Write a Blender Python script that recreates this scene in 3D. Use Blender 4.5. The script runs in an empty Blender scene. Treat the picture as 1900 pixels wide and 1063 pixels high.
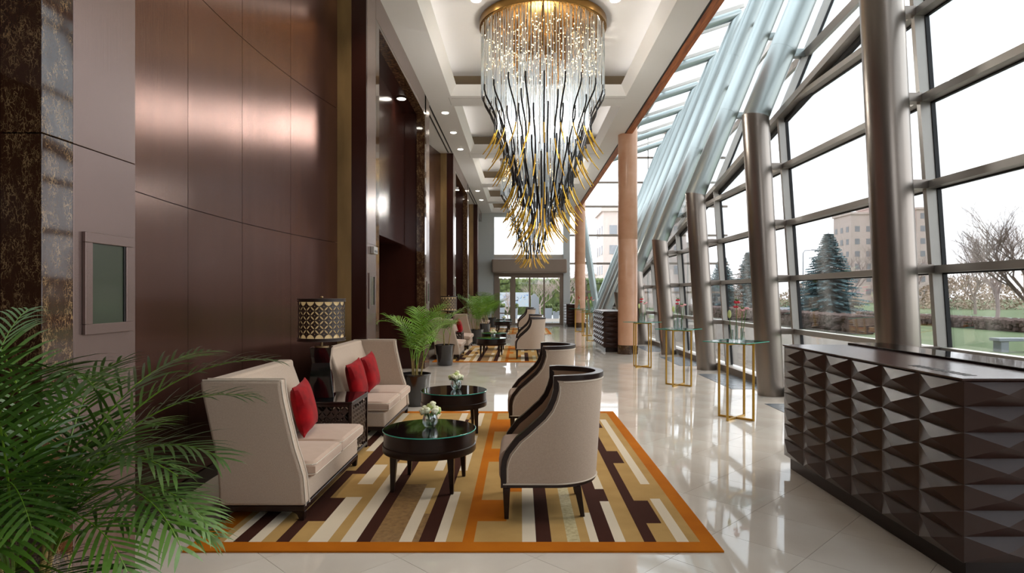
import bpy, bmesh, math, random
from mathutils import Vector, Matrix
from math import sin, cos, pi, radians as R, sqrt
random.seed(7)
scene = bpy.context.scene
COL = scene.collection

# ------------------------------------------------------------------ camera, world, lights, exposure
cam_d = bpy.data.cameras.new('camera'); cam = bpy.data.objects.new('camera', cam_d); COL.objects.link(cam)
cam.location = (0, 0, 1.6); cam.rotation_euler = (R(90), 0, 0)
cam_d.sensor_width = 36; cam_d.lens = 1150 / 1900 * 36
cam_d.shift_x = -16 / 1900; cam_d.shift_y = 15.5 / 1900
cam_d.clip_end = 600
scene.camera = cam
scene.view_settings.view_transform = 'Standard'
scene.view_settings.look = 'None'
scene.view_settings.gamma = 1.0
scene.view_settings.use_curve_mapping = False
scene.view_settings.exposure = 1.28
scene.cycles.max_bounces = 8
scene.cycles.diffuse_bounces = 5
scene.cycles.glossy_bounces = 4
scene.cycles.transmission_bounces = 4
scene.cycles.transparent_max_bounces = 24
scene.cycles.sample_clamp_indirect = 6
scene.cycles.use_denoising = True
scene.cycles.caustics_reflective = False
scene.cycles.caustics_refractive = False

SKY = 2.25
world = bpy.data.worlds.new('overcast_sky'); scene.world = world; world.use_nodes = True
nt = world.node_tree; nt.nodes.clear()
wo = nt.nodes.new('ShaderNodeOutputWorld'); bg = nt.nodes.new('ShaderNodeBackground')
tc = nt.nodes.new('ShaderNodeTexCoord'); sx = nt.nodes.new('ShaderNodeSeparateXYZ'); rp = nt.nodes.new('ShaderNodeValToRGB')
nt.links.new(tc.outputs['Generated'], sx.inputs[0]); nt.links.new(sx.outputs['Z'], rp.inputs[0])
rp.color_ramp.elements[0].position = 0.0; rp.color_ramp.elements[0].color = (0.62, 0.61, 0.62, 1)
rp.color_ramp.elements[1].position = 0.95; rp.color_ramp.elements[1].color = (0.52, 0.58, 0.63, 1)
e = rp.color_ramp.elements.new(0.35); e.color = (0.58, 0.63, 0.67, 1)
nt.links.new(rp.outputs[0], bg.inputs[0]); bg.inputs[1].default_value = SKY
nt.links.new(bg.outputs[0], wo.inputs[0])

sun_d = bpy.data.lights.new('sun', 'SUN'); sun_d.energy = 2.4; sun_d.angle = R(45); sun_d.color = (1.0, 0.93, 0.84)
sun = bpy.data.objects.new('sun', sun_d); COL.objects.link(sun)
sun.rotation_euler = (R(52), 0, R(125))

# ------------------------------------------------------------------ helpers
def srgb(r, g, b):
    f = lambda c: (c / 255 / 12.92) if c / 255 <= 0.04045 else ((c / 255 + 0.055) / 1.055) ** 2.4
    return (f(r), f(g), f(b), 1)

MATS = {}
def mat(name, col, rough=0.5, metal=0.0, spec=0.5, coat=0.0, noise=None, bump=None, emis=None, sheen=0.0, aniso=0.0):
    """noise=(col2, scale, (sx,sy,sz), lo, hi); bump=(scale, strength, (sx,sy,sz))"""
    m = bpy.data.materials.new(name); m.use_nodes = True; n = m.node_tree; b = n.nodes['Principled BSDF']
    b.inputs['Base Color'].default_value = col; b.inputs['Roughness'].default_value = rough
    b.inputs['Metallic'].default_value = metal; b.inputs['Specular IOR Level'].default_value = spec
    b.inputs['Coat Weight'].default_value = coat; b.inputs['Coat Roughness'].default_value = 0.05
    b.inputs['Sheen Weight'].default_value = sheen; b.inputs['Anisotropic'].default_value = aniso
    if noise or bump:
        t = n.nodes.new('ShaderNodeTexCoord')
    if noise:
        c2, sc, st, lo, hi = noise
        mp = n.nodes.new('ShaderNodeMapping'); mp.inputs['Scale'].default_value = st
        nz = n.nodes.new('ShaderNodeTexNoise'); nz.inputs['Scale'].default_value = sc; nz.inputs['Detail'].default_value = 5
        cr = n.nodes.new('ShaderNodeValToRGB'); cr.color_ramp.elements[0].position = lo; cr.color_ramp.elements[1].position = hi
        cr.color_ramp.elements[0].color = col; cr.color_ramp.elements[1].color = c2
        n.links.new(t.outputs['Object'], mp.inputs[0]); n.links.new(mp.outputs[0], nz.inputs['Vector'])
        n.links.new(nz.outputs['Fac'], cr.inputs[0]); n.links.new(cr.outputs[0], b.inputs['Base Color'])
    if bump:
        sc, stg, st = bump
        mp2 = n.nodes.new('ShaderNodeMapping'); mp2.inputs['Scale'].default_value = st
        nz2 = n.nodes.new('ShaderNodeTexNoise'); nz2.inputs['Scale'].default_value = sc; nz2.inputs['Detail'].default_value = 3
        bp = n.nodes.new('ShaderNodeBump'); bp.inputs['Strength'].default_value = stg; bp.inputs['Distance'].default_value = 0.01
        n.links.new(t.outputs['Object'], mp2.inputs[0]); n.links.new(mp2.outputs[0], nz2.inputs['Vector'])
        n.links.new(nz2.outputs['Fac'], bp.inputs['Height']); n.links.new(bp.outputs[0], b.inputs['Normal'])
    if emis:
        b.inputs['Emission Color'].default_value = emis[0]; b.inputs['Emission Strength'].default_value = emis[1]
    MATS[name] = m
    return m

def clear_mat(name, tint, gloss=0.08, rough=0.0, body=0.0, bodycol=(1, 1, 1, 1)):
    m = bpy.data.materials.new(name); m.use_nodes = True; n = m.node_tree; n.nodes.clear()
    o = n.nodes.new('ShaderNodeOutputMaterial'); tr = n.nodes.new('ShaderNodeBsdfTransparent'); gl = n.nodes.new('ShaderNodeBsdfGlossy')
    tr.inputs[0].default_value = tint; gl.inputs['Roughness'].default_value = rough
    lw = n.nodes.new('ShaderNodeLayerWeight'); lw.inputs[0].default_value = 0.35
    mr = n.nodes.new('ShaderNodeMapRange'); mr.inputs['To Min'].default_value = gloss; mr.inputs['To Max'].default_value = min(1, gloss + 0.6)
    n.links.new(lw.outputs['Fresnel'], mr.inputs['Value'])
    mx = n.nodes.new('ShaderNodeMixShader'); n.links.new(mr.outputs[0], mx.inputs[0])
    n.links.new(tr.outputs[0], mx.inputs[1]); n.links.new(gl.outputs[0], mx.inputs[2])
    last = mx
    if body > 0:
        df = n.nodes.new('ShaderNodeBsdfDiffuse'); df.inputs[0].default_value = bodycol
        tl = n.nodes.new('ShaderNodeBsdfTranslucent'); tl.inputs[0].default_value = bodycol
        ad = n.nodes.new('ShaderNodeMixShader'); ad.inputs[0].default_value = 0.5
        n.links.new(df.outputs[0], ad.inputs[1]); n.links.new(tl.outputs[0], ad.inputs[2])
        m2 = n.nodes.new('ShaderNodeMixShader'); m2.inputs[0].default_value = body
        n.links.new(mx.outputs[0], m2.inputs[1]); n.links.new(ad.outputs[0], m2.inputs[2]); last = m2
    n.links.new(last.outputs[0], o.inputs[0])
    MATS[name] = m
    return m

class MB:
    def __init__(s): s.v = []; s.f = []; s.m = []; s.mi = 0
    def add(s, vs, fs):
        o = len(s.v); s.v += [tuple(p) for p in vs]
        for f in fs: s.f.append(tuple(i + o for i in f)); s.m.append(s.mi)
        return s
    def box(s, x0, x1, y0, y1, z0, z1):
        return s.add([(x0, y0, z0), (x1, y0, z0), (x1, y1, z0), (x0, y1, z0), (x0, y0, z1), (x1, y0, z1), (x1, y1, z1), (x0, y1, z1)],
                     [(3, 2, 1, 0), (4, 5, 6, 7), (0, 1, 5, 4), (1, 2, 6, 5), (2, 3, 7, 6), (3, 0, 4, 7)])
    def taper(s, c0, s0, c1, s1):
        """square-section bar from centre c0 (half-size s0) to c1 (half-size s1), z up"""
        vs = []
        for c, h in ((c0, s0), (c1, s1)):
            hx, hy = h if isinstance(h, tuple) else (h, h)
            vs += [(c[0] - hx, c[1] - hy, c[2]), (c[0] + hx, c[1] - hy, c[2]), (c[0] + hx, c[1] + hy, c[2]), (c[0] - hx, c[1] + hy, c[2])]
        return s.add(vs, [(3, 2, 1, 0), (4, 5, 6, 7), (0, 1, 5, 4), (1, 2, 6, 5), (2, 3, 7, 6), (3, 0, 4, 7)])
    def tube(s, pts, rad, n=8, cap=True, up=None, sq=None):
        pts = [Vector(p) for p in pts]
        if not isinstance(rad, (list, tuple)): rad = [rad] * len(pts)
        vs = []; fs = []
        prev = None
        for i, p in enumerate(pts):
            t = (pts[min(i + 1, len(pts) - 1)] - pts[max(i - 1, 0)])
            t = t.normalized() if t.length > 1e-9 else Vector((0, 0, 1))
            if prev is None:
                a = Vector(up) if up else (Vector((0, 0, 1)) if abs(t.z) < 0.9 else Vector((1, 0, 0)))
            else: a = prev
            a = (a - t * a.dot(t)).normalized(); prev = a; b = t.cross(a)
            for k in range(n):
                an = 2 * pi * (k + 0.5) / n
                if sq:
                    ca = sq[0] * (1 if cos(an) > 0 else -1); sa = sq[1] * (1 if sin(an) > 0 else -1)
                    vs.append(p + a * ca + b * sa)
                else: vs.append(p + (a * cos(an) + b * sin(an)) * rad[i])
        for i in range(len(pts) - 1):
            for k in range(n):
                k2 = (k + 1) % n; fs.append((i * n + k, i * n + k2, (i + 1) * n + k2, (i + 1) * n + k))
        if cap:
            fs.append(tuple(reversed(range(n)))); fs.append(tuple((len(pts) - 1) * n + k for k in range(n)))
        return s.add(vs, fs)
    def bar(s, p0, p1, ha, hb, up=(0, 0, 1)):
        return s.tube([p0, p1], 1, n=4, up=up, sq=(ha, hb))
    def lathe(s, prof, n=32, c=(0, 0, 0), a0=0.0):
        vs = []; fs = []
        for r, z in prof:
            for k in range(n):
                an = 2 * pi * k / n + a0; vs.append((c[0] + r * cos(an), c[1] + r * sin(an), c[2] + z))
        m = len(prof)
        for i in range(m - 1):
            for k in range(n):
                k2 = (k + 1) % n; fs.append((i * n + k, i * n + k2, (i + 1) * n + k2, (i + 1) * n + k))
        if prof[0][0] > 1e-6: fs.append(tuple(reversed(range(n))))
        if prof[-1][0] > 1e-6: fs.append(tuple((m - 1) * n + k for k in range(n)))
        return s.add(vs, fs)
    def prism(s, poly, axis, a, b):
        """poly list of 2d points extruded along axis ('x','y','z') from a to b"""
        def P(u, v, w):
            return {'x': (w, u, v), 'y': (u, w, v), 'z': (u, v, w)}[axis]
        n = len(poly); vs = [P(u, v, a) for u, v in poly] + [P(u, v, b) for u, v in poly]
        fs = [tuple(range(n)), tuple(reversed(range(n, 2 * n)))] + [(i + n, (i + 1) % n + n, (i + 1) % n, i) for i in range(n)]
        return s.add(vs, fs)
    def sphere(s, c, r, n=8, m=6, sc=(1, 1, 1)):
        vs = [(c[0], c[1], c[2] - r * sc[2])]; fs = []
        for i in range(1, m):
            ph = -pi / 2 + pi * i / m
            for k in range(n):
                th = 2 * pi * k / n
                vs.append((c[0] + r * sc[0] * cos(ph) * cos(th), c[1] + r * sc[1] * cos(ph) * sin(th), c[2] + r * sc[2] * sin(ph)))
        vs.append((c[0], c[1], c[2] + r * sc[2])); L = len(vs) - 1
        for k in range(n):
            k2 = (k + 1) % n
            fs.append((0, 1 + k2, 1 + k)); fs.append((L, 1 + (m - 2) * n + k, 1 + (m - 2) * n + k2))
            for i in range(m - 2):
                fs.append((1 + i * n + k, 1 + i * n + k2, 1 + (i + 1) * n + k2, 1 + (i + 1) * n + k))
        return s.add(vs, fs)
    def mesh(s, name, mats, smooth=True, fix=True):
        me = bpy.data.meshes.new(name); me.from_pydata(s.v, [], s.f)
        if not isinstance(mats, (list, tuple)): mats = [mats]
        for m in mats: me.materials.append(MATS[m] if isinstance(m, str) else m)
        if len(mats) > 1: me.polygons.foreach_set('material_index', s.m)
        if fix:
            bm = bmesh.new(); bm.from_mesh(me); bmesh.ops.recalc_face_normals(bm, faces=bm.faces); bm.to_mesh(me); bm.free()
        if smooth:
            me.polygons.foreach_set('use_smooth', [True] * len(me.polygons)); me.set_sharp_from_angle(angle=R(35))
        me.update()
        return me
    def build(s, name, mats, parent=None, smooth=True, bevel=0, seg=2, sub=0, solid=0, loc=None, fix=True):
        o = bpy.data.objects.new(name, s.mesh(name, mats, smooth, fix)); COL.objects.link(o)
        if parent is not None: o.parent = parent
        if loc: o.location = loc
        if solid:
            q = o.modifiers.new('thick', 'SOLIDIFY'); q.thickness = solid; q.offset = 0
        if bevel:
            q = o.modifiers.new('bev', 'BEVEL'); q.width = bevel; q.segments = seg; q.limit_method = 'ANGLE'; q.angle_limit = R(35)
        if sub:
            q = o.modifiers.new('sub', 'SUBSURF'); q.levels = sub; q.render_levels = sub
        return o

def inst(name, me, parent, loc=(0, 0, 0), rot=(0, 0, 0), scale=(1, 1, 1)):
    o = bpy.data.objects.new(name, me); COL.objects.link(o); o.parent = parent
    o.location = loc; o.rotation_euler = rot; o.scale = scale
    return o
def empty(name, loc, rz=0.0):
    o = bpy.data.objects.new(name, None); COL.objects.link(o); o.location = loc; o.rotation_euler = (0, 0, rz); o.empty_display_size = 0.1
    return o
def tag(o, label=None, cat=None, group=None, kind=None):
    if label: o['label'] = label
    if cat: o['category'] = cat
    if group: o['group'] = group
    if kind: o['kind'] = kind
    return o
def struct(o): o['kind'] = 'structure'; return o
KIDS = {}
def copy_tree(src, loc, rz=None, label=None, group=None):
    def cp(o, parent):
        c = o.copy(); COL.objects.link(c); c.parent = parent
        for ch in list(o.children): cp(ch, c)
        return c
    c = o = src.copy(); COL.objects.link(c); c.location = loc
    if rz is not None: c.rotation_euler = (0, 0, rz)
    if label: c['label'] = label
    if group: c['group'] = group
    for ch in list(src.children): cp(ch, c)
    return c

# ------------------------------------------------------------------ materials
mat('floor_marble', srgb(216, 207, 196), 0.04, 0, 0.7, noise=(srgb(203, 191, 178), 1.6, (1, 1, 1), 0.35, 0.75))
mat('grout', srgb(96, 86, 76), 0.7)
mat('slate', srgb(118, 124, 130), 0.25, 0, 0.5, noise=(srgb(100, 106, 112), 6, (1, 1, 1), 0.3, 0.7))
mat('ceiling_white', srgb(246, 244, 241), 0.6)
mat('trough_brown', srgb(125, 108, 84), 0.55)
mat('wall_white', srgb(208, 214, 214), 0.6)
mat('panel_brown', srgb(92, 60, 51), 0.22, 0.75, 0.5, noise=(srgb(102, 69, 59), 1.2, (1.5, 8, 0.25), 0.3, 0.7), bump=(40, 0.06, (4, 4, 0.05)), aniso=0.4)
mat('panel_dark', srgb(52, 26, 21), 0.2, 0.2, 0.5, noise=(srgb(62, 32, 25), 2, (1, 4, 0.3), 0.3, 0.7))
mat('taupe_metal', srgb(132, 112, 106), 0.26, 0.7, 0.5, bump=(30, 0.05, (3, 3, 0.05)))
mat('void_dark', srgb(34, 17, 13), 0.5)
mat('brass', srgb(176, 144, 96), 0.35, 0.45, 0.5, noise=(srgb(128, 104, 68), 3, (1, 1, 0.3), 0.3, 0.7))
mat('steel', srgb(148, 139, 131), 0.3, 0.9, 0.5, noise=(srgb(140, 131, 123), 2, (1, 1, 0.4), 0.3, 0.7), aniso=0.3)
mat('steel_light', srgb(158, 166, 165), 0.36, 0.8, 0.5)
mat('frame_grey', srgb(178, 174, 168), 0.38, 0.5)
mat('frame_dark', srgb(140, 126, 114), 0.4, 0.3)
mat('gasket', srgb(20, 20, 22), 0.6)
mat('orange_stone', srgb(222, 174, 142), 0.3, 0, 0.5, noise=(srgb(210, 156, 122), 3, (1, 1, 1), 0.3, 0.7))
mat('wood', srgb(196, 116, 62), 0.5, noise=(srgb(140, 74, 36), 3, (8, 0.6, 8), 0.35, 0.65))
mat('dark_wood', srgb(28, 15, 12), 0.28, 0, 0.3, noise=(srgb(40, 24, 19), 4, (1, 1, 6), 0.3, 0.7))
mat('desk_wood', srgb(46, 24, 17), 0.3, 0, 0.45, noise=(srgb(54, 30, 22), 3, (1, 1, 4), 0.3, 0.7))
mat('desk_top', srgb(66, 44, 40), 0.2, 0, 0.6)
mat('black_gloss', srgb(12, 12, 13), 0.05, 0, 0.6)
mat('fabric', srgb(186, 166, 148), 0.9, spec=0.2, sheen=0.15, noise=(srgb(178, 158, 140), 90, (1, 1, 1), 0.3, 0.7), bump=(260, 0.25, (1, 1, 1)))
mat('fabric_seat', srgb(190, 164, 146), 0.85, spec=0.2, sheen=0.2, noise=(srgb(184, 158, 140), 10, (1, 1, 1), 0.3, 0.7), bump=(200, 0.15, (1, 1, 1)))
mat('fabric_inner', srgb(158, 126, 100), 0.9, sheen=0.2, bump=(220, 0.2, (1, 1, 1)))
mat('piping', srgb(205, 192, 176), 0.8)
mat('red_velvet', srgb(158, 4, 14), 0.85, spec=0.15, sheen=0.08, noise=(srgb(112, 2, 8), 9, (1, 1, 1), 0.3, 0.7))
mat('shade_cream', srgb(206, 180, 138), 0.8, emis=(srgb(236, 200, 140), 0.1))
mat('lattice', srgb(50, 34, 28), 0.35)
mat('gold_frame', srgb(184, 142, 56), 0.34, 0.6)
mat('gold_bright', srgb(222, 176, 60), 0.28, 0.75)
mat('strand_black', srgb(24, 18, 17), 0.25, 0.1)
mat('canopy_gold', srgb(150, 112, 58), 0.25, 0.85)
mat('bulb_warm', (1, 0.75, 0.4, 1), 0.5, emis=((1.0, 0.66, 0.30, 1), 10))
mat('downlight_glow', (1, 0.95, 0.85, 1), 0.5, emis=((1.0, 0.93, 0.8, 1), 9))
mat('leaf', srgb(72, 104, 18), 0.42, noise=(srgb(108, 142, 32), 2.2, (1, 1, 1), 0.35, 0.7))
mat('leaf_dark', srgb(30, 58, 14), 0.42, noise=(srgb(74, 110, 24), 2.0, (1, 1, 1), 0.35, 0.72))
mat('leaf_bright', srgb(128, 172, 40), 0.4, noise=(srgb(76, 128, 26), 3, (1, 1, 1), 0.35, 0.7))
mat('cane', srgb(150, 128, 70), 0.6)
mat('soil', srgb(50, 36, 26), 0.9)
mat('pot_black', srgb(26, 22, 22), 0.12, 0, 0.6, coat=0.5)
mat('mural_white', srgb(176, 182, 188), 0.7)
mat('petal_white', srgb(238, 238, 205), 0.6)
mat('petal_green', srgb(204, 216, 140), 0.6)
mat('petal_pink', srgb(238, 176, 180), 0.6)
mat('petal_red', srgb(206, 36, 60), 0.6)
mat('stem_green', srgb(92, 130, 60), 0.6)
mat('screen_dark', srgb(62, 68, 56), 0.08, 0, 0.6)
mat('bezel', srgb(28, 26, 26), 0.3)
mat('rug_orange', srgb(186, 106, 18), 0.95, spec=0.1, bump=(300, 0.3, (1, 1, 1)), noise=(srgb(172, 94, 14), 3, (1, 1, 1), 0.3, 0.7))
mat('rug_tan', srgb(184, 148, 92), 0.95, spec=0.1, bump=(300, 0.3, (1, 1, 1)), noise=(srgb(172, 136, 82), 4, (1, 1, 1), 0.3, 0.7))
mat('rug_cream', srgb(216, 200, 176), 0.95, spec=0.1, bump=(300, 0.3, (1, 1, 1)))
mat('rug_brown', srgb(62, 32, 22), 0.95, spec=0.1, bump=(300, 0.3, (1, 1, 1)))
mat('rug_gold', srgb(148, 112, 62), 0.7, noise=(srgb(116, 82, 42), 30, (1, 1, 1), 0.3, 0.7))
mat('rug_silver', srgb(196, 182, 140), 0.6, noise=(srgb(160, 142, 100), 40, (1, 1, 1), 0.3, 0.7))
clear_mat('pane_glass', (0.975, 0.985, 0.988, 1), 0.01)
clear_mat('thin_glass', (0.9, 0.96, 0.95, 1), 0.12, 0.02)
clear_mat('rod_glass', (0.86, 0.9, 0.92, 1), 0.2, 0.05, body=0.27, bodycol=(0.74, 0.79, 0.84, 1))
mat('glass_edge', srgb(60, 170, 150), 0.1, 0, 0.6, emis=None)
# outside
mat('grass', srgb(82, 100, 58), 0.95, noise=(srgb(70, 90, 50), 3, (1, 1, 1), 0.3, 0.7))
mat('pavement', srgb(150, 150, 150), 0.9)
mat('asphalt', srgb(120, 122, 128), 0.9)
mat('spruce', srgb(104, 130, 134), 0.9, noise=(srgb(74, 102, 106), 2, (1, 1, 1), 0.3, 0.7))  # needle colour lightened to carry distance haze
mat('bark', srgb(110, 92, 84), 0.9)
mat('bark_pale', srgb(158, 140, 132), 0.9)
mat('hedge_brown', srgb(116, 92, 86), 0.95, noise=(srgb(86, 70, 64), 8, (1, 1, 1), 0.3, 0.7))
mat('hedge_green', srgb(92, 104, 50), 0.95, noise=(srgb(54, 64, 36), 4, (1, 1, 1), 0.3, 0.7))
mat('building', srgb(200, 180, 172), 0.9)  # wall tone paled to imitate haze on distant blocks
mat('building_window', srgb(140, 138, 142), 0.5)
mat('concrete', srgb(150, 154, 160), 0.8)
mat('autumn', srgb(182, 160, 138), 0.95, noise=(srgb(160, 140, 126), 3, (1, 1, 1), 0.3, 0.7))  # haze over the far bushes is put into this pale colour

def marble_mat():
    m = bpy.data.materials.new('veined_marble'); m.use_nodes = True; n = m.node_tree; b = n.nodes['Principled BSDF']
    t = n.nodes.new('ShaderNodeTexCoord'); mp = n.nodes.new('ShaderNodeMapping'); mp.inputs['Scale'].default_value = (24, 24, 12)
    w = n.nodes.new('ShaderNodeTexNoise'); w.inputs['Scale'].default_value = 1.3; w.inputs['Detail'].default_value = 6
    nz = n.nodes.new('ShaderNodeTexVoronoi'); nz.feature = 'DISTANCE_TO_EDGE'; nz.inputs['Scale'].default_value = 1.6
    mixv = n.nodes.new('ShaderNodeMixRGB'); mixv.inputs[0].default_value = 0.55
    cr = n.nodes.new('ShaderNodeValToRGB')
    cr.color_ramp.elements[0].position = 0.02; cr.color_ramp.elements[0].color = srgb(150, 122, 86)
    cr.color_ramp.elements[1].position = 0.08; cr.color_ramp.elements[1].color = srgb(58, 36, 24)
    n.links.new(t.outputs['Object'], mp.inputs[0]); n.links.new(mp.outputs[0], w.inputs['Vector'])
    n.links.new(mp.outputs[0], mixv.inputs[1]); n.links.new(w.outputs['Color'], mixv.inputs[2])
    ad = n.nodes.new('ShaderNodeVectorMath'); ad.operation = 'MULTIPLY_ADD'; ad.inputs[1].default_value = (3.2, 3.2, 3.2)
    n.links.new(w.outputs['Color'], ad.inputs[0]); n.links.new(mp.outputs[0], ad.inputs[2]); n.links.new(ad.outputs[0], nz.inputs['Vector'])
    g = n.nodes.new('ShaderNodeTexNoise'); g.inputs['Scale'].default_value = 0.9; n.links.new(mp.outputs[0], g.inputs['Vector'])
    g2 = n.nodes.new('ShaderNodeMapRange'); g2.inputs['From Min'].default_value = 0.4; g2.inputs['From Max'].default_value = 0.65
    g2.inputs['To Min'].default_value = 0.0; g2.inputs['To Max'].default_value = 0.07
    n.links.new(g.outputs['Fac'], g2.inputs['Value'])
    ad2 = n.nodes.new('ShaderNodeMath'); ad2.operation = 'ADD'; n.links.new(nz.outputs['Distance'], ad2.inputs[0]); n.links.new(g2.outputs[0], ad2.inputs[1])
    n.links.new(ad2.outputs[0], cr.inputs[0]); n.links.new(cr.outputs[0], b.inputs['Base Color'])
    b.inputs['Roughness'].default_value = 0.06; b.inputs['Specular IOR Level'].default_value = 0.7
    MATS['marble'] = m
marble_mat()

# ------------------------------------------------------------------ geometry constants
CZ = 5.95                    # soffit height
WX = -2.07                   # face of left piers
YB, YE = -6.0, 33.0          # back and end of the hall
PER = 10.72

# ------------------------------------------------------------------ floor
floor = MB().box(-4.2, 12.0, YB, 42.0, -0.25, -0.006).build('floor', 'grout', smooth=False); struct(floor)
TS = 0.823 / 2 - 0.0019        # half diagonal of a tile
tile_me = MB()
h = 0.006
tile_me.add([(TS, 0, 0), (0, TS, 0), (-TS, 0, 0), (0, -TS, 0), (TS, 0, -h), (0, TS, -h), (-TS, 0, -h), (0, -TS, -h)],
            [(0, 1, 2, 3), (0, 4, 5, 1), (1, 5, 6, 2), (2, 6, 7, 3), (3, 7, 4, 0)])
tme = tile_me.mesh('floor_tile', 'floor_marble', smooth=False)
cells = []
P = 0.823
for i in range(-10, 14):
    for j in range(-10, 110):
        x = -0.28 + 0.37 + i * P + (P / 2 if j % 2 else 0); y = 3.85 + 0.33 + (j - 24) * P / 2
        if -3.3 < x < 4.3 + (6 if y > 33 else 0) and -5.8 < y < 37.0:
            hidden = (-1.6 < x < 0.8 and (4.5 < y < 7.8))
            cells.append((x, y, hidden))
def shown(c):
    x, y, hd = c
    if hd or y < 2.6: return 9999
    return y if -0.85 * y < x < 0.85 * y else 9999
cells.sort(key=shown)
rest = MB()
for n_, (x, y, hd) in enumerate(cells):
    if n_ < 300 and shown((x, y, hd)) < 9000: inst('tile', tme, floor, (x, y, 0))
    else: rest.add([(x + a, y + b, c) for a, b, c in tile_me.v], tile_me.f)
tag(rest.build('tile_field', 'floor_marble', floor, smooth=False), kind='stuff')
# grey stone insets between the steel columns
FR = [9.9 + 3.42 * k for k in range(-4, 9)]
for k, y in enumerate(FR[:-1]):
    g = MB().box(3.58, 4.22, y + 0.62, y + 2.62, -0.004, 0.004)
    o = g.build('stone_inset', 'slate', floor, smooth=False)
    gl = MB()
    for q in range(1, 5): gl.box(3.60, 4.20, y + 0.62 + q * 0.4 - 0.003, y + 0.62 + q * 0.4 + 0.003, 0.004, 0.0048)
    gl.build('joint', 'gasket', o, smooth=False)

# ------------------------------------------------------------------ ceiling
CX0, CX1 = -1.53, 2.31
coffers = [(-2.1, 2.5), (3.25, 7.85), (8.6, 13.56), (14.3, 18.9), (19.75, 24.3), (25.1, 28.9), (29.5, 32.6)]
cb = MB()
cb.box(-3.4, CX0, YB, YE, CZ, CZ + 0.09)
cb.box(CX1, 2.83, YB, YE, CZ, CZ + 0.09)
ys = [YB] + [v for c in coffers for v in c] + [YE]
for i in range(0, len(ys), 2): cb.box(CX0, CX1, ys[i], ys[i + 1], CZ, CZ + 0.09)
ceiling = cb.build('ceiling', 'ceiling_white', smooth=False); struct(ceiling)
for (a, b) in coffers:
    d = 0.13; w = 0.40
    def ring(m, x0, x1, y0, y1, z, X0, X1, Y0, Y1, Z):
        m.add([(x0, y0, z), (x1, y0, z), (x1, y1, z), (x0, y1, z), (X0, Y0, Z), (X1, Y0, Z), (X1, Y1, Z), (X0, Y1, Z)],
              [(0, 1, 5, 4), (1, 2, 6, 5), (2, 3, 7, 6), (3, 0, 4, 7)])
    m = MB(); ring(m, CX0, CX1, a, b, CZ, CX0 + d, CX1 - d, a + d, b - d, CZ + 0.21)
    m.build('cornice', 'ceiling_white', ceiling, smooth=False, fix=False)
    m = MB(); ring(m, CX0 + d, CX1 - d, a + d, b - d, CZ + 0.211, CX0 - w, CX1 + w * 0.8, a - w * 0.8, b + w * 0.8, CZ + 0.212)
    ring(m, CX0 - w, CX1 + w * .8, a - w * .8, b + w * .8, CZ + 0.211, CX0 - w, CX1 + w * .8, a - w * .8, b + w * .8, CZ + 0.56)
    m.build('light_trough', 'trough_brown', ceiling, smooth=False, fix=False)
    for sx_, xx in ((-1, CX0 - 0.14), (1, CX1 + 0.10)):
        l = bpy.data.lights.new('added_cove_fill', 'AREA'); l.shape = 'RECTANGLE'; l.size = b - a; l.size_y = 0.06; l.energy = 3.0; l.color = (1, .97, .94)  # fill lamp added out of sight in the trough to brighten the ceiling
        lo = bpy.data.objects.new('added_cove_fill', l); COL.objects.link(lo); lo.parent = ceiling; lo.location = (xx, (a + b) / 2, CZ + 0.26)
        lo.rotation_euler = (R(180 - 50 * sx_) , 0, R(90))
    MB().box(CX0 - w, CX1 + w * .8, a - w * .8, b + w * .8, CZ + 0.55, CZ + 0.6).build('coffer_panel', 'ceiling_white', ceiling, smooth=False)
# fine grey seam lines across the ribs
m = MB()
for i in range(1, len(coffers)):
    ym = (coffers[i - 1][1] + coffers[i][0]) / 2
    m.box(CX0, CX1, ym - 0.2, ym - 0.192, CZ - 0.003, CZ + 0.001); m.box(CX0 - 0.06, CX0 - 0.052, coffers[i - 1][1] + .1, coffers[i][0] - .1, CZ - 0.003, CZ + 0.001)
tag(m.build('seam', 'frame_grey', ceiling, smooth=False), kind='stuff')
# attic cover above the ceiling
MB().box(-3.4, 2.83, YB, YE, CZ + 0.75, CZ + 0.8).build('roof_slab', 'ceiling_white', ceiling, smooth=False)
t1 = MB().box(2.83, 3.0, YB, YE, CZ - 0.02, CZ + 0.35).build('trim_1', 'wood', smooth=False); struct(t1)
MB().box(2.80, 2.829, YB, YE, CZ - 0.012, CZ + 0.02).build('dark_joint', 'gasket', t1, smooth=False)  # black strip along the joint between soffit and wood

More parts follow.
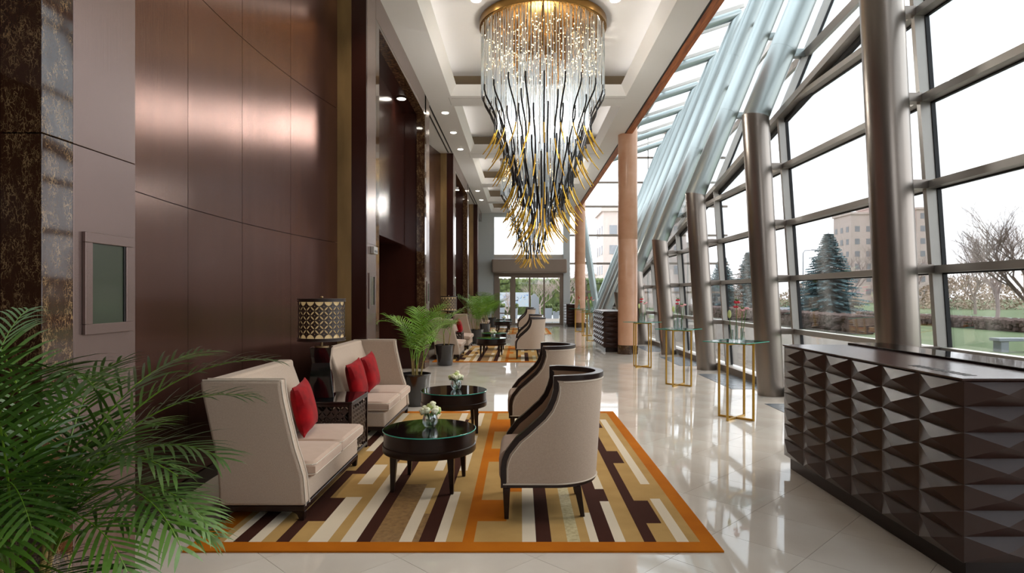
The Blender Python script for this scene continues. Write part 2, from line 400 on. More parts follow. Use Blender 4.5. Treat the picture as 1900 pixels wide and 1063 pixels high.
# ------------------------------------------------------------------ left wall
wall = MB()
wall.box(-4.3, -4.2, YB - 0.1, YE, 0, 7.0)
wl = wall.build('wall_left', 'void_dark', smooth=False); struct(wl)
ZS = (0.12, 2.30, 4.10, CZ)
def bayx(t): return -2.46 - 0.25 * (1 - (2 * t - 1) ** 2)
pan_cache = {}
for b in range(-1, 3):
    o = b * PER
    y0, y1 = 3.333 + o, 8.32 + o
    # curved metal panels
    seams = [0.0, 0.114, 0.334, 0.541, 0.76, 1.0]
    for i in range(5):
        for j in range(3):
            key = (i, j)
            if key not in pan_cache:
                m = MB(); vs = []; fs = []; n = 6
                g = 0.003 / 5
                for k in range(n + 1):
                    t = seams[i] + g + (seams[i + 1] - seams[i] - 2 * g) * k / n
                    yy = 3.333 + t * 4.987; xx = bayx(t)
                    for dx in (0, -0.03):
                        for z in (ZS[j] + 0.003, ZS[j + 1] - 0.003): vs.append((xx + dx, yy, z))
                for k in range(n):
                    q = k * 4; fs += [(q, q + 4, q + 5, q + 1), (q + 2, q + 3, q + 7, q + 6), (q + 1, q + 5, q + 7, q + 3), (q, q + 2, q + 6, q + 4)]
                fs += [(0, 1, 3, 2), (n * 4, n * 4 + 2, n * 4 + 3, n * 4 + 1)]
                m.add(vs, fs); pan_cache[key] = m.mesh('panel', 'panel_brown')
            inst('panel', pan_cache[key], wl, (0, o, 0))
    m = MB(); vs = []; fs = []
    for k in range(13):
        t = k / 12; yy = y0 + t * 4.987; xx = bayx(t) - 0.032
        vs += [(xx, yy, 0), (xx, yy, CZ)]
    for k in range(12): fs.append((2 * k, 2 * k + 2, 2 * k + 3, 2 * k + 1))
    m.add(vs, fs); m.build('backing', 'void_dark', wl)
    # marble plinth under the curved panels
    m = MB(); n = 12; vs = []; fs = []
    for k in range(n + 1):
        t = k / n; yy = y0 + t * 4.987; xx = bayx(t)
        vs += [(xx + 0.012, yy, 0), (xx + 0.012, yy, 0.118), (xx - 0.03, yy, 0.118)]
    for k in range(n): fs += [(3 * k, 3 * k + 3, 3 * k + 4, 3 * k + 1), (3 * k + 1, 3 * k + 4, 3 * k + 5, 3 * k + 2)]
    m.add(vs, fs); m.build('plinth', 'dark_wood', wl)
    # brass strip and dark return on the far end of the bay
    MB().box(-2.50, -2.272, y1, y1 + 0.05, 0, CZ).build('brass_strip', 'brass', wl, smooth=False)
    MB().box(-2.27, WX - 0.002, y1, y1 + 0.04, 0, CZ).build('dark_return', 'panel_dark', wl, smooth=False)
    MB().box(-2.75, WX - 0.3, y0 - 0.05, y0 - 0.002, 0, CZ).build('brass_strip', 'brass', wl, smooth=False)
    # far pier: metal panel, marble strip
    for (a, c) in ((2.87 + o, 3.33 + o), (8.365 + o, 8.86 + o)):
        MB().box(WX - 0.1, WX, a, c, 0, 2.2985).build('metal_panel', 'taupe_metal', wl, smooth=False, bevel=0.002, seg=1)
        MB().box(WX - 0.1, WX, a, c, 2.3015, CZ).build('metal_panel', 'taupe_metal', wl, smooth=False, bevel=0.002, seg=1)
    for (a, c, q0, q1) in ((2.68 + o, 2.867 + o, -2.62, 0), (8.863 + o, 9.07 + o, -2.25, 0)):
        for (z0, z1) in ((0, 2.2985), (2.303, CZ if a < 5 + o else 5.55)):
            MB().box(WX - 0.18, WX + 0.0, a, c, z0, z1).build('marble_slab', 'marble', wl, smooth=False, bevel=0.002, seg=1)
    # pier cores
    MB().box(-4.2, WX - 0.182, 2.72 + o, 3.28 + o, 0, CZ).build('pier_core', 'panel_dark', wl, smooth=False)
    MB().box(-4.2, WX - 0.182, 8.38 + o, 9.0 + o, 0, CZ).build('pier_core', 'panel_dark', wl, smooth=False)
    # portal: header, marble soffit, recess
    p0, p1 = 9.07 + o, 13.40 + o
    MB().box(WX - 0.1, WX, p0 - 0.205, p1 + .19, 5.552, CZ).build('header_panel', 'taupe_metal', wl, smooth=False, bevel=0.002, seg=1)
    MB().box(WX - 0.18, WX - 0.002, p0, p1, 5.50, 5.548).build('marble_soffit', 'marble', wl, smooth=False)
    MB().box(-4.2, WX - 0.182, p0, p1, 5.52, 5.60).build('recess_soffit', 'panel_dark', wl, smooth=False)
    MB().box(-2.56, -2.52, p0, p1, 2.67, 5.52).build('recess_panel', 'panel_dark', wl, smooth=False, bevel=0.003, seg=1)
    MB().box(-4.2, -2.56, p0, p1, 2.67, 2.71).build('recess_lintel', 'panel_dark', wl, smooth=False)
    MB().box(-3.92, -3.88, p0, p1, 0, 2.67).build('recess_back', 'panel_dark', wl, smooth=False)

# ------------------------------------------------------------------ end wall, back wall
ew = MB().box(-4.3, -1.41, YE, YE + 0.3, 0, 7.0)
ew.box(2.27, 2.62, YE - 0.15, YE + 0.3, 0, 7.0)
ew.box(-1.41, 2.27, YE, YE + 0.3, 5.76, 7.0)
ewo = ew.build('wall_end', 'wall_white', smooth=False); struct(ewo)
MB().box(2.52, 2.62, YE + 0.3, 37.6, 0, 7.0).build('side_return', 'wall_white', ewo, smooth=False)
wb = MB().box(-4.3, 7.5, YB - 0.2, YB, 0, 0.3).box(-4.3, -2.1, YB - 0.2, YB, 0.3, 9.0).box(-2.1, 7.5, YB - 0.2, YB, 5.9, 6.6).box(-2.1, 7.5, YB - 0.2, YB, 0.3, 2.7).build('wall_back', 'taupe_metal', smooth=False); struct(wb)
wb2 = MB().box(-2.1, -0.3, YB - 0.2, YB, 2.7, 5.9).box(3.36, 7.5, YB - 0.2, YB, 2.7, 5.9).build('wall_panel', 'taupe_metal', wb, smooth=False)
w5 = struct(MB().box(-0.3, 3.36, YB - 0.12, YB - 0.05, 2.7, 2.85).build('window_added_fill', 'frame_grey', smooth=False))  # unseen window, added behind the camera to let in front light
for i in range(1, 3):
    MB().box(-2.1 + i * 1.8, -2.04 + i * 1.8, YB - 0.15, YB - 0.02, 0.3, 5.9).build('mullion', 'frame_grey', w5, smooth=False)
    MB().box(-2.04 + i * 1.8, -0.3 + i * 1.8, YB - 0.1, YB - 0.09, 2.85, 5.9).build('pane', 'pane_glass', w5, smooth=False)

# clerestory window above the entrance
w2 = MB().box(-1.41, 2.27, YE + 0.02, YE + 0.2, 3.47, 3.75).build('window_2', 'frame_grey', smooth=False); struct(w2)
MB().box(-1.41, 2.27, YE + 0.1, YE + 0.12, 3.75, 5.76).build('pane', 'pane_glass', w2, smooth=False)
MB().box(0.42, 0.46, YE + 0.06, YE + 0.14, 3.75, 5.76).build('mullion', 'frame_grey', w2, smooth=False)
# canopy over the sliding doors
d1 = MB().box(-1.50, 2.42, YE - 0.85, YE + 0.05, 2.75, 3.47).build('door_1', 'frame_dark', smooth=False, bevel=0.06, seg=2); struct(d1)
m = MB(); m.box(-1.41, 2.3, YE - 0.05, YE + 0.1, 2.55, 2.75)
m.box(-1.41, -1.15, YE - 0.05, YE + 0.1, 0, 2.55); m.box(2.12, 2.3, YE - 0.05, YE + 0.1, 0, 2.55); m.box(-0.52, -0.32, YE - 0.05, YE + 0.1, 0, 2.55)
m.build('door_frame', 'frame_dark', d1, smooth=False)
def leaf_door(x0, x1, z1, rail=None):
    m = MB(); t = 0.045
    m.box(x0, x0 + t, YE, YE + 0.05, 0, z1); m.box(x1 - t, x1, YE, YE + 0.05, 0, z1); m.box(x0 + t, x1 - t, YE, YE + 0.05, z1 - t, z1); m.box(x0 + t, x1 - t, YE, YE + 0.05, 0, 0.1)
    if rail: m.box(x0 + t, x1 - t, YE, YE + 0.05, rail - 0.03, rail + 0.03)
    o = m.build('door_leaf', 'frame_dark', d1, smooth=False)
    MB().box(x0 + t, x1 - t, YE + 0.02, YE + 0.03, 0.1, z1 - t).build('pane', 'pane_glass', o, smooth=False)
leaf_door(-1.15, -0.52, 2.45, 0.62); leaf_door(-0.32, 0.48, 2.55); leaf_door(0.48, 1.25, 2.55); leaf_door(1.25, 2.12, 2.55)

# ------------------------------------------------------------------ right facade: planes, mullions, transoms, panes
XF = lambda z: 4.36 - 0.07 * (z - 1.6)                 # lower mullion plane
def Ze(y): return 4.44 - 0.202 * (y - 9.9)             # elbow height of the frame at y
def XU(y, z): return 4.15 + 0.405 * (z - Ze(y))        # upper mullion plane
def fold(y): return 1.6 + (0.21 + 0.405 * (Ze(y) - 1.6)) / 0.475
def yfold(z): # y where fold = z
    return 9.9 + ((0.21 - 0.475 * (z - 1.6)) / 0.405 + 2.84) / 0.202
ZT = 10.75
LOW = [0.12, 1.02, 1.87, 2.75, 3.65, 4.55, 5.5, 6.4]
UPP = [0.35, 2.05, 3.75, 5.45, 7.15, 8.85, 10.5]
mono = struct(MB().box(4.32, 4.60, YB, 37.4, 0, 0.10).build('window_1', 'frame_grey', smooth=False, bevel=0.01, seg=1))
bb = struct(MB().box(4.24, 4.318, YB, 37.4, 0, 0.13).build('baseboard_right', 'frame_dark', smooth=False))
def clip(poly, f):
    out = []
    for i in range(len(poly)):
        a, b = poly[i], poly[(i + 1) % len(poly)]; fa, fb = f(a), f(b)
        if fa >= 0: out.append(a)
        if (fa >= 0) != (fb >= 0):
            t = fa / (fa - fb); out.append((a[0] + (b[0] - a[0]) * t, a[1] + (b[1] - a[1]) * t))
    return out
ANG = math.atan(0.405)
for k in range(len(FR) - 1):
    y0, y1 = FR[k] + 0.03, FR[k + 1] - 0.03
    for i in range(len(LOW) - 1):
        poly = clip([(y0, LOW[i]), (y1, LOW[i]), (y1, LOW[i + 1]), (y0, LOW[i + 1])], lambda p: fold(p[0]) - p[1])
        if len(poly) >= 3:
            m = MB(); vs = [(XF(z) + 0.07, y, z) for y, z in poly]; n = len(vs)
            m.add(vs + [(x + 0.012, y, z) for x, y, z in vs], [tuple(range(n)), tuple(reversed(range(n, 2 * n)))] + [(i2, (i2 + 1) % n, (i2 + 1) % n + n, i2 + n) for i2 in range(n)])
            m.build('pane', 'pane_glass', mono, smooth=False)
    for i in range(len(UPP) - 1):
        poly = clip([(y0, UPP[i]), (y1, UPP[i]), (y1, UPP[i + 1]), (y0, UPP[i + 1])], lambda p: p[1] - fold(p[0]))
        if len(poly) >= 3:
            m = MB(); vs = [(XU(y, z) + 0.07, y, z) for y, z in poly]; n = len(vs)
            m.add(vs + [(x + 0.012, y, z) for x, y, z in vs], [tuple(range(n)), tuple(reversed(range(n, 2 * n)))] + [(i2, (i2 + 1) % n, (i2 + 1) % n + n, i2 + n) for i2 in range(n)])
            m.build('pane', 'pane_glass', mono, smooth=False)
for y in FR:
    zf = fold(y)
    if zf > 0.2:
        m = MB(); m.bar((XF(0.1) - 0.005, y, 0.1), (XF(zf) - 0.005, y, zf), 0.055, 0.03, up=(1, 0, 0)); m.build('mullion', 'frame_grey', mono, smooth=False)
        m = MB(); m.bar((XF(0.1) + 0.068, y, 0.1), (XF(zf) + 0.068, y, zf), 0.022, 0.04, up=(1, 0, 0)); m.build('gasket', 'gasket', mono, smooth=False)
    zb = max(zf, 0.0)
    m = MB(); m.bar((XU(y, zb), y, zb), (XU(y, ZT), y, ZT), 0.055, 0.035, up=(1, 0, 0)); m.build('rafter', 'frame_grey', mono, smooth=False)
    m = MB(); m.bar((XU(y, zb) + .07, y, zb), (XU(y, ZT) + .07, y, ZT), 0.02, 0.045, up=(1, 0, 0)); m.build('gasket', 'gasket', mono, smooth=False)
for z in LOW[1:]:
    ye = min(yfold(z), 37.3)
    segs = [YB + .1] + [y for y in FR if YB < y < ye] + [ye]
    for a, b in zip(segs, segs[1:]):
        if b - a > 0.15:
            MB().box(XF(z) - 0.055, XF(z) + 0.055, a + 0.031, b - 0.031, z - 0.04, z + 0.035).build('transom', 'frame_grey', mono, smooth=False)
            MB().box(XF(z) + 0.056, XF(z) + 0.09, a + 0.031, b - 0.031, z - 0.055, z - 0.02).build('gasket', 'gasket', mono, smooth=False)
for z in UPP[1:]:
    ys0 = max(yfold(z), YB + .1)
    segs = [ys0] + [y for y in FR if y > ys0 + .1]
    for a, b in zip(segs, segs[1:]):
        m = MB(); m.bar((XU(a, z), a + 0.036, z), (XU(b, z), b - 0.036, z), 0.05, 0.05, up=(0.93, 0, 0.37)); m.build('transom', 'frame_grey', mono, smooth=False)
# fold rails (doubled)
for k in range(len(FR) - 1):
    a, b = FR[k], FR[k + 1]
    if fold(b) < 0.2: continue
    m = MB(); m.bar((XF(fold(a)) + .0, a, fold(a)), (XF(fold(b)) + .0, b, fold(b)), 0.05, 0.075); m.build('fold_rail', 'frame_grey', mono, smooth=False)
    m = MB(); m.bar((XF(fold(a)) + .07, a, fold(a) - .09), (XF(fold(b)) + .07, b, fold(b) - .09), 0.03, 0.03); m.build('gasket', 'gasket', mono, smooth=False)

# window_3: glass end of the lean-to, window_4: glass roof
w3 = struct(MB().box(2.62, 12.5, 37.45, 37.6, 0, 0.15).build('window_3', 'frame_grey', smooth=False))
zl = [0.15, 1.76, 3.5, 5.2, 6.95, 8.4, 9.9, 11.4]
xe = [2.65, 5.2, 7.7, 10.1, 12.4]
for i in range(len(zl) - 1):
    MB().box(2.62, 12.5, 37.42, 37.54, zl[i + 1] - 0.07, zl[i + 1] + 0.05).build('transom', 'frame_dark', w3, smooth=False)
    for j in range(4): MB().box(xe[j], xe[j + 1], 37.5, 37.515, zl[i] + .01, zl[i + 1] - .07).build('pane', 'pane_glass', w3, smooth=False)
for x in (3.6, 7.7, 10.1): MB().box(x - 0.03, x + 0.03, 37.42, 37.55, 0.15, 11.4).build('mullion', 'frame_grey', w3, smooth=False)
SL = 0.33
def xt(y): return 3.75 + 0.405 * (ZT - Ze(y))
def zroof(y, x): return ZT - SL * (xt(y) - x)
w4 = None
for k in range(len(FR) - 1):
    a, b = FR[k], FR[k + 1]
    xs = [2.2, 4.2, 6.2, None]
    for i in range(3):
        xa0, xb0 = xs[i], xs[i]
        xa1 = xs[i + 1] if xs[i + 1] else xt(a) + .3; xb1 = xs[i + 1] if xs[i + 1] else xt(b) + .3
        if i == 2 and (xa1 < 6.3 or xb1 < 6.3): continue
        xa0, xb0 = min(xa0, xa1 - .05), min(xb0, xb1 - .05)
        xa1, xb1 = min(xa1, xt(a) + .3), min(xb1, xt(b) + .3)
        q = [(xa0, a + .03), (xa1, a + .03), (xb1, b - .03), (xb0, b - .03)]
        vs = [(x, y, zroof(y, x) + 0.42) for x, y in q]
        m = MB(); m.add(vs + [(x, y, z + 0.012) for x, y, z in vs], [(0, 1, 2, 3), (7, 6, 5, 4), (0, 4, 5, 1), (1, 5, 6, 2), (2, 6, 7, 3), (3, 7, 4, 0)])
        o = m.build('pane' if w4 else 'window_4', 'pane_glass', w4, smooth=False)
        if w4 is None: w4 = struct(o)
    for x in (4.2, 6.2):
        if x < xt(a) and x < xt(b):
            m = MB(); m.bar((x, a, zroof(a, x) + .38), (x, b, zroof(b, x) + .38), 0.05, 0.05); m.build('purlin', 'frame_grey', w4, smooth=False)
    for f in (0.5,):
        y = a + (b - a) * f
        m = MB(); m.bar((2.2, y, zroof(y, 2.2) + .38), (xt(y) + .2, y, zroof(y, xt(y) + .2) + .38), 0.04, 0.03); m.build('glazing_bar', 'frame_grey', w4, smooth=False)
for y in FR:
    m = MB(); m.bar((2.2, y + .22, zroof(y, 2.2) + .30), (xt(y) + .2, y + .22, zroof(y, xt(y) + .2) + .30), 0.06, 0.04); m.build('glazing_bar', 'frame_grey', w4, smooth=False)

# ------------------------------------------------------------------ steel columns
RC = 0.205
def ring_pts(c, n_, d, axis_pts, r, N=40):
    """ring of a tube with direction d through c, cut by the plane with normal n_"""
    d = d.normalized(); a = Vector((0, 1, 0)); a = (a - d * a.dot(d)).normalized(); b = d.cross(a)
    out = []
    for k in range(N):
        an = 2 * pi * k / N; p = c + (a * cos(an) + b * sin(an)) * r
        t = (c - p).dot(n_) / d.dot(n_); out.append(p + d * t)
    return out
def cut_tube(name, p0, n0, p1, n1, r, m_, parent, N=40):
    d = (p1 - p0); A = ring_pts(p0, n0, d, None, r, N); B = ring_pts(p1, n1, d, None, r, N)
    m = MB(); m.add(A + B, [(k, (k + 1) % N, (k + 1) % N + N, k + N) for k in range(N)] + [tuple(reversed(range(N))), tuple(range(N, 2 * N))])
    return m.build(name, m_, parent)
names = {6.48: 'broad steel column rising behind the big faceted desk', 9.9: 'kinked steel column just left of the big faceted desk, behind the first gold table',
         13.32: 'kinked steel column second left of the faceted desk, between two gold tables', 16.74: 'kinked steel column just right of the farthest of three gold tables'}
for k, y in enumerate(FR):
    ze = Ze(y)
    t = empty('steel_column', (4.0, y, 0))
    key = [v for kk, v in names.items() if abs(kk - y) < 0.05]
    if key: lab = key[0]
    elif y < 6: lab = ['steel column beside the camera, farthest behind it', 'steel column beside the camera, level with it', 'steel column beside the camera, just in front of it'][k]
    else:
        o_ = ['fifth', 'sixth', 'seventh', 'eighth', 'ninth', 'tenth'][k - 7] if k - 7 < 6 else 'last'
        lab = '%s leaning steel tube frame of the glass wall, counted from the faceted desk' % ['fourth', 'fifth', 'sixth', 'seventh', 'eighth', 'ninth', 'tenth'][k - 6]
    tag(t, lab, 'column', 'steel tube frames along the glass wall')
    L = lambda x, z: Vector((x - 4.0, 0, z))
    P0, P2 = L(4.0, 0), L(xt(y), ZT)
    up = Vector((0, 0, 1))
    if ze > 0.5:
        P1 = L(3.75 + 0.06 * (2.86 - (ze - 1.6)) * 0.0, ze)
        bis = ((P1 - P0).normalized() + (P2 - P1).normalized()).normalized()
        cut_tube('lower_tube', P0, up, P1, bis, RC, 'steel', t)
        mids = [z for z in (5.5, 8.0) if z > ze + .8]
        pts = [P1] + [P1 + (P2 - P1) * ((z - ze) / (ZT - ze)) for z in mids] + [P2]
    else:
        P1 = L(3.75 + .405 * (0.01 - ze), 0.01); pts = [P1, P1 + (P2 - P1) * 0.45, P1 + (P2 - P1) * 0.75, P2]; bis = up
    dup = (P2 - P1).normalized()
    beamd = Vector((-1, 0, -SL)).normalized()
    b2 = (dup + beamd).normalized()
    for i in range(len(pts) - 1):
        n0 = bis if i == 0 else dup; n1 = b2 if i == len(pts) - 2 else dup
        e0 = dup * 0.002 if i else Vector(); cut_tube('upper_tube', pts[i] + e0, n0, pts[i + 1], n1, RC, 'steel_light' , t)
    PB = L(1.6, zroof(y, 1.6))
    m = MB(); m.tube([P2, PB], 0.155, n=24); m.build('roof_beam', 'steel_light', t)
    # brackets to the glazing
    for z in LOW[1:]:
        if z < min(fold(y), ze) - 0.2 and z < 6:
            cx = 4.0 - 0.25 * z / max(ze, .1)
            MB().box(cx - 4 + RC - .03, XF(z) - 4 - .056, -0.06, 0.06, z - 0.045, z + 0.045).build('bracket', 'steel', t, smooth=False)
    for z in UPP[1:-1]:
        if z > ze + 0.3:
            cx = 3.75 + 0.405 * (z - ze)
            m = MB(); m.bar((cx - 4 + .15, 0, z + .0), (XU(y, z) - 4 - .04, 0, z - .0), 0.06, 0.06); m.build('bracket', 'steel_light', t, smooth=False)

t = empty('steel_post', (4.6, 36.6, 0)); tag(t, 'long slim steel tube leaning inward in front of the far end glazing', 'column')
m = MB(); m.tube([(0, 0, 0), (-1.15, 0, 7.6)], 0.2, n=24); m.build('tube', 'steel_light', t)
m = MB(); m.bar((-0.42, 0.35, 0), (-1.5, 0.35, 7.6), 0.06, 0.06, up=(1, 0, 0)); m.build('mullion', 'frame_dark', t, smooth=False)
for z in (1.8, 3.5, 5.2): MB().box(-0.14 * z * 1.07 - .45, -0.15 * z, 0.0, 0.35, z - .06, z + .06).build('bracket', 'frame_dark', t, smooth=False)

# ------------------------------------------------------------------ round stone columns
def stone_column(y, lab, x=2.92, r=0.262):
    t = empty('stone_column', (x, y, 0)); tag(t, lab, 'column', 'round stone columns at the ceiling edge')
    MB().lathe([(r, 0.24), (r, 3.1), (r - .002, 3.104), (r, 3.108), (r, 6.35)], n=48).build('shaft', 'orange_stone', t)
    MB().lathe([(r + .02, 0), (r + .02, 0.23), (r, 0.24)], n=48).build('base', 'marble', t)
stone_column(16.9, 'pinkish orange round stone column with dark marble base, the nearer one')
stone_column(30.5, 'pinkish orange round stone column near the entrance doors, the farther one')

# ------------------------------------------------------------------ chandeliers
def chandelier(loc, lab):
    t = empty('chandelier', loc); tag(t, lab, 'chandelier', 'chandeliers along the coffered ceiling')
    zc = loc[2]                                    # origin = underside of coffer; local z measured down from there
    H = lambda zp: zp + 1.6 - zc                   # height above the eye -> local
    MB().lathe([(1.0, 0), (1.125, -0.005), (1.14, -0.02), (1.14, H(4.76)), (1.125, H(4.75)), (0.02, H(4.765))], n=64).build('canopy', 'canopy_gold', t)
    rnd = random.Random(3)
    m = MB()
    for (r, n, z1) in ((1.09, 130, 3.58), (0.98, 90, 3.45), (0.80, 70, 3.0), (0.62, 56, 2.5), (0.44, 40, 1.95), (0.26, 24, 1.5), (0.1, 8, 1.2)):
        for k in range(n):
            an = 2 * pi * (k + rnd.random() * 0.3) / n; rr = r + rnd.uniform(-.02, .02)
            zt = 4.74 if r > 0.9 else z1 + 1.5
            zz = z1 + rnd.uniform(-0.08, 0.08)
            m.tube([(rr * cos(an), rr * sin(an), H(zt)), (rr * cos(an), rr * sin(an), H(zz))], 0.0085, n=5, cap=False)
    tag(m.build('glass_rods', 'rod_glass', t, fix=False), kind='stuff')
    m = MB()
    for k in range(90):
        an = rnd.uniform(0, 2 * pi); r = 1.04 * sqrt(rnd.random())
        m.tube([(r * cos(an), r * sin(an), H(4.74)), (r * cos(an), r * sin(an), H(rnd.uniform(3.95, 4.2)))], 0.012, n=5)
    tag(m.build('bronze_rods', 'canopy_gold', t), kind='stuff')
    m = MB()
    for k in range(900):
        an = rnd.uniform(0, 2 * pi); r = 1.05 * sqrt(rnd.uniform(0.25, 1)); lv = rnd.choice([4.62, 4.48, 4.36, 4.25, 4.13, 4.0])
        m.sphere((r * cos(an), r * sin(an), H(lv + rnd.uniform(-.05, .05))), rnd.choice([0.0045, 0.006, 0.009]), n=5, m=4)
    tag(m.build('bulbs', 'bulb_warm', t), kind='stuff')
    strand = {}
    l = bpy.data.lights.new('glow', 'POINT'); l.energy = 125; l.color = (1, .94, .86); l.shadow_soft_size = .35; l.specular_factor = 0.03
    lo = bpy.data.objects.new('glow', l); COL.objects.link(lo); lo.parent = t; lo.location = (0, 0, H(3.2))
    tiers = [(1.10, 0.86, 1.08, 3.66, 2.50, 21), (0.87, 0.70, 0.91, 3.20, 1.98, 22), (0.68, 0.54, 0.76, 2.72, 1.50, 20), (0.50, 0.36, 0.62, 2.25, 1.12, 18), (0.32, 0.2, 0.46, 1.9, 0.95, 13),
             (0.96, 0.76, 1.0, 3.4, 2.25, 10), (0.58, 0.44, 0.72, 2.5, 1.28, 12)]
    for ti, (r0, r1, r2, z0, z1, n) in enumerate(tiers):
        # profile in (r, z)
        N = 12; pts = []
        for i in range(N + 1):
            u = i / N
            w = 0.5 - 0.5 * cos(pi * min(u / 0.6, 1))
            r = r0 + (r1 - r0) * w
            if u > 0.6: r = r1 + (r2 - r1) * ((u - 0.6) / 0.4) ** 1.7
            if u < .3: r += 0.015 * sin(u / .3 * pi)
            pts.append((r, 0, H(z0 + (z1 - z0) * u)))
        cut = 8
        mb = MB(); mb.tube(pts[:cut + 1], 0.0145, n=6); bm_ = mb.mesh('strand', 'strand_black')
        mg = MB(); mg.tube(pts[cut:], [0.0125, 0.0135, 0.0125, 0.0105, 0.008], n=6); gm = mg.mesh('gold_tip', 'gold_bright')
        off = rnd.uniform(0, 1) if ti else 0.0
        for k in range(n):
            an = -pi / 2 + 2 * pi * (k + off) / n + rnd.uniform(-.02, .02)
            s_ = inst('strand', bm_, t, (0, 0, rnd.uniform(-.03, .03)), (0, 0, an))
            inst('gold_tip', gm, s_)
    return t
ch = chandelier((0.40, 11.15, 6.5), 'huge nearest chandelier of glass rods with black and gold curved strands')
copy_tree(ch, (0.40, 21.95, 6.5), 0.1, 'smaller looking chandelier farther back, half hidden behind the nearest one')

# ------------------------------------------------------------------ recessed lights, slots, wall displays
dl_rim = MB().lathe([(0.077, 0), (0.095, 0), (0.095, -0.006), (0.077, -0.006)], n=24).mesh('rim', 'ceiling_white')
dl_lens = MB().lathe([(0.076, -0.002), (0.076, -0.012)], n=24).mesh('lens', 'downlight_glow')
def downlight(x, y, z, lab, grp, power=26):
    t = empty('downlight', (x, y, z)); tag(t, lab, 'downlight', grp)
    inst('rim', dl_rim, t); inst('lens', dl_lens, t)
    if power:
        l = bpy.data.lights.new('spot', 'SPOT'); l.energy = power; l.spot_size = R(95); l.spot_blend = 0.6; l.color = (1, 0.88, 0.72); l.shadow_soft_size = 0.05
        o = bpy.data.objects.new('lamp', l); COL.objects.link(o); o.parent = t; o.location = (0, 0, -0.02)
ordn = ['nearest', 'second nearest', 'third nearest', 'fourth nearest', 'fifth nearest', 'sixth nearest', 'seventh nearest', 'eighth nearest']
for i, y in enumerate((5.0, 7.6, 14.8, 16.6, 18.5, 25.9, 28.4)):
    lab = ('%s round downlight in the left ceiling border above the camera view' % ordn[i]) if i < 2 else '%s visible round downlight in the row along the left ceiling border' % ordn[i - 2]
    downlight(-1.80, y, CZ, lab, 'downlights in the left ceiling border', 45)
downlight(-0.74, 10.3, 6.5, 'round downlight in the coffer just left of the big chandelier', 'downlights in the nearest coffer', 40)
downlight(1.57, 10.3, 6.5, 'round downlight in the coffer just right of the big chandelier', 'downlights in the nearest coffer', 40)
for i in range(1, 3):
    o = i * PER
    for dx, w in ((-2.37, 'single'),):
        downlight(dx, 1.6 + o, 5.50, '%s small spotlight inside the %s dark wall portal' % (w, ['', 'nearer', 'farther'][i]), 'spotlights inside the wall portals', 8)
for i in range(3):
    o = i * PER
    t = tag(empty('air_slot', (0, o, CZ)), 'pair of black linear air slots in the ceiling above the %s curved wall bay' % ['nearest', 'middle', 'farthest'][i], 'vent')
    for x in (-2.10, -2.21):
        MB().box(x - 0.018, x + 0.018, 3.45, 8.25, -0.007, -0.001).build('slot', 'gasket', t, smooth=False)
for i, (y, lab) in enumerate(((2.925, 'framed wall display on the nearest metal pier, beside the large foreground palm'), (8.43, 'framed wall display on the second metal pier, above the middle settee'),
                              (2.925 + PER, 'framed wall display on the pier behind the pair of potted palms'), (8.43 + PER, 'framed wall display on the fourth metal pier, farther down the hall'))):
    t = tag(empty('wall_display', (WX, y, 1.41)), lab, 'display', 'framed displays on the wall piers')
    W, Hh = 0.355, 0.49; f = 0.05; m = MB()
    m.box(0, 0.018, 0, W, 0, f); m.box(0, 0.018, 0, W, Hh - f, Hh); m.box(0, 0.018, 0, f, f, Hh - f); m.box(0, 0.018, W - f, W, f, Hh - f)
    m.build('frame', 'taupe_metal', t, smooth=False, bevel=0.002, seg=1)
    MB().box(0, 0.006, f, W - f, f, Hh - f).build('screen', 'screen_dark', t, smooth=False)
    MB().box(0.0062, 0.012, W - f - .012, W - f, f, Hh - f).build('inner_edge', 'bezel', t, smooth=False)
t = tag(empty('wall_sensor', (WX, 8.55, 2.17)), 'small metal sensor box on the second pier above its display', 'sensor')
MB().box(0, 0.05, 0, 0.22, 0, 0.10).build('case', 'frame_grey', t, smooth=False, bevel=0.006); MB().box(0.05, 0.053, 0.03, 0.19, 0.02, 0.05).build('lens', 'bezel', t, smooth=False)

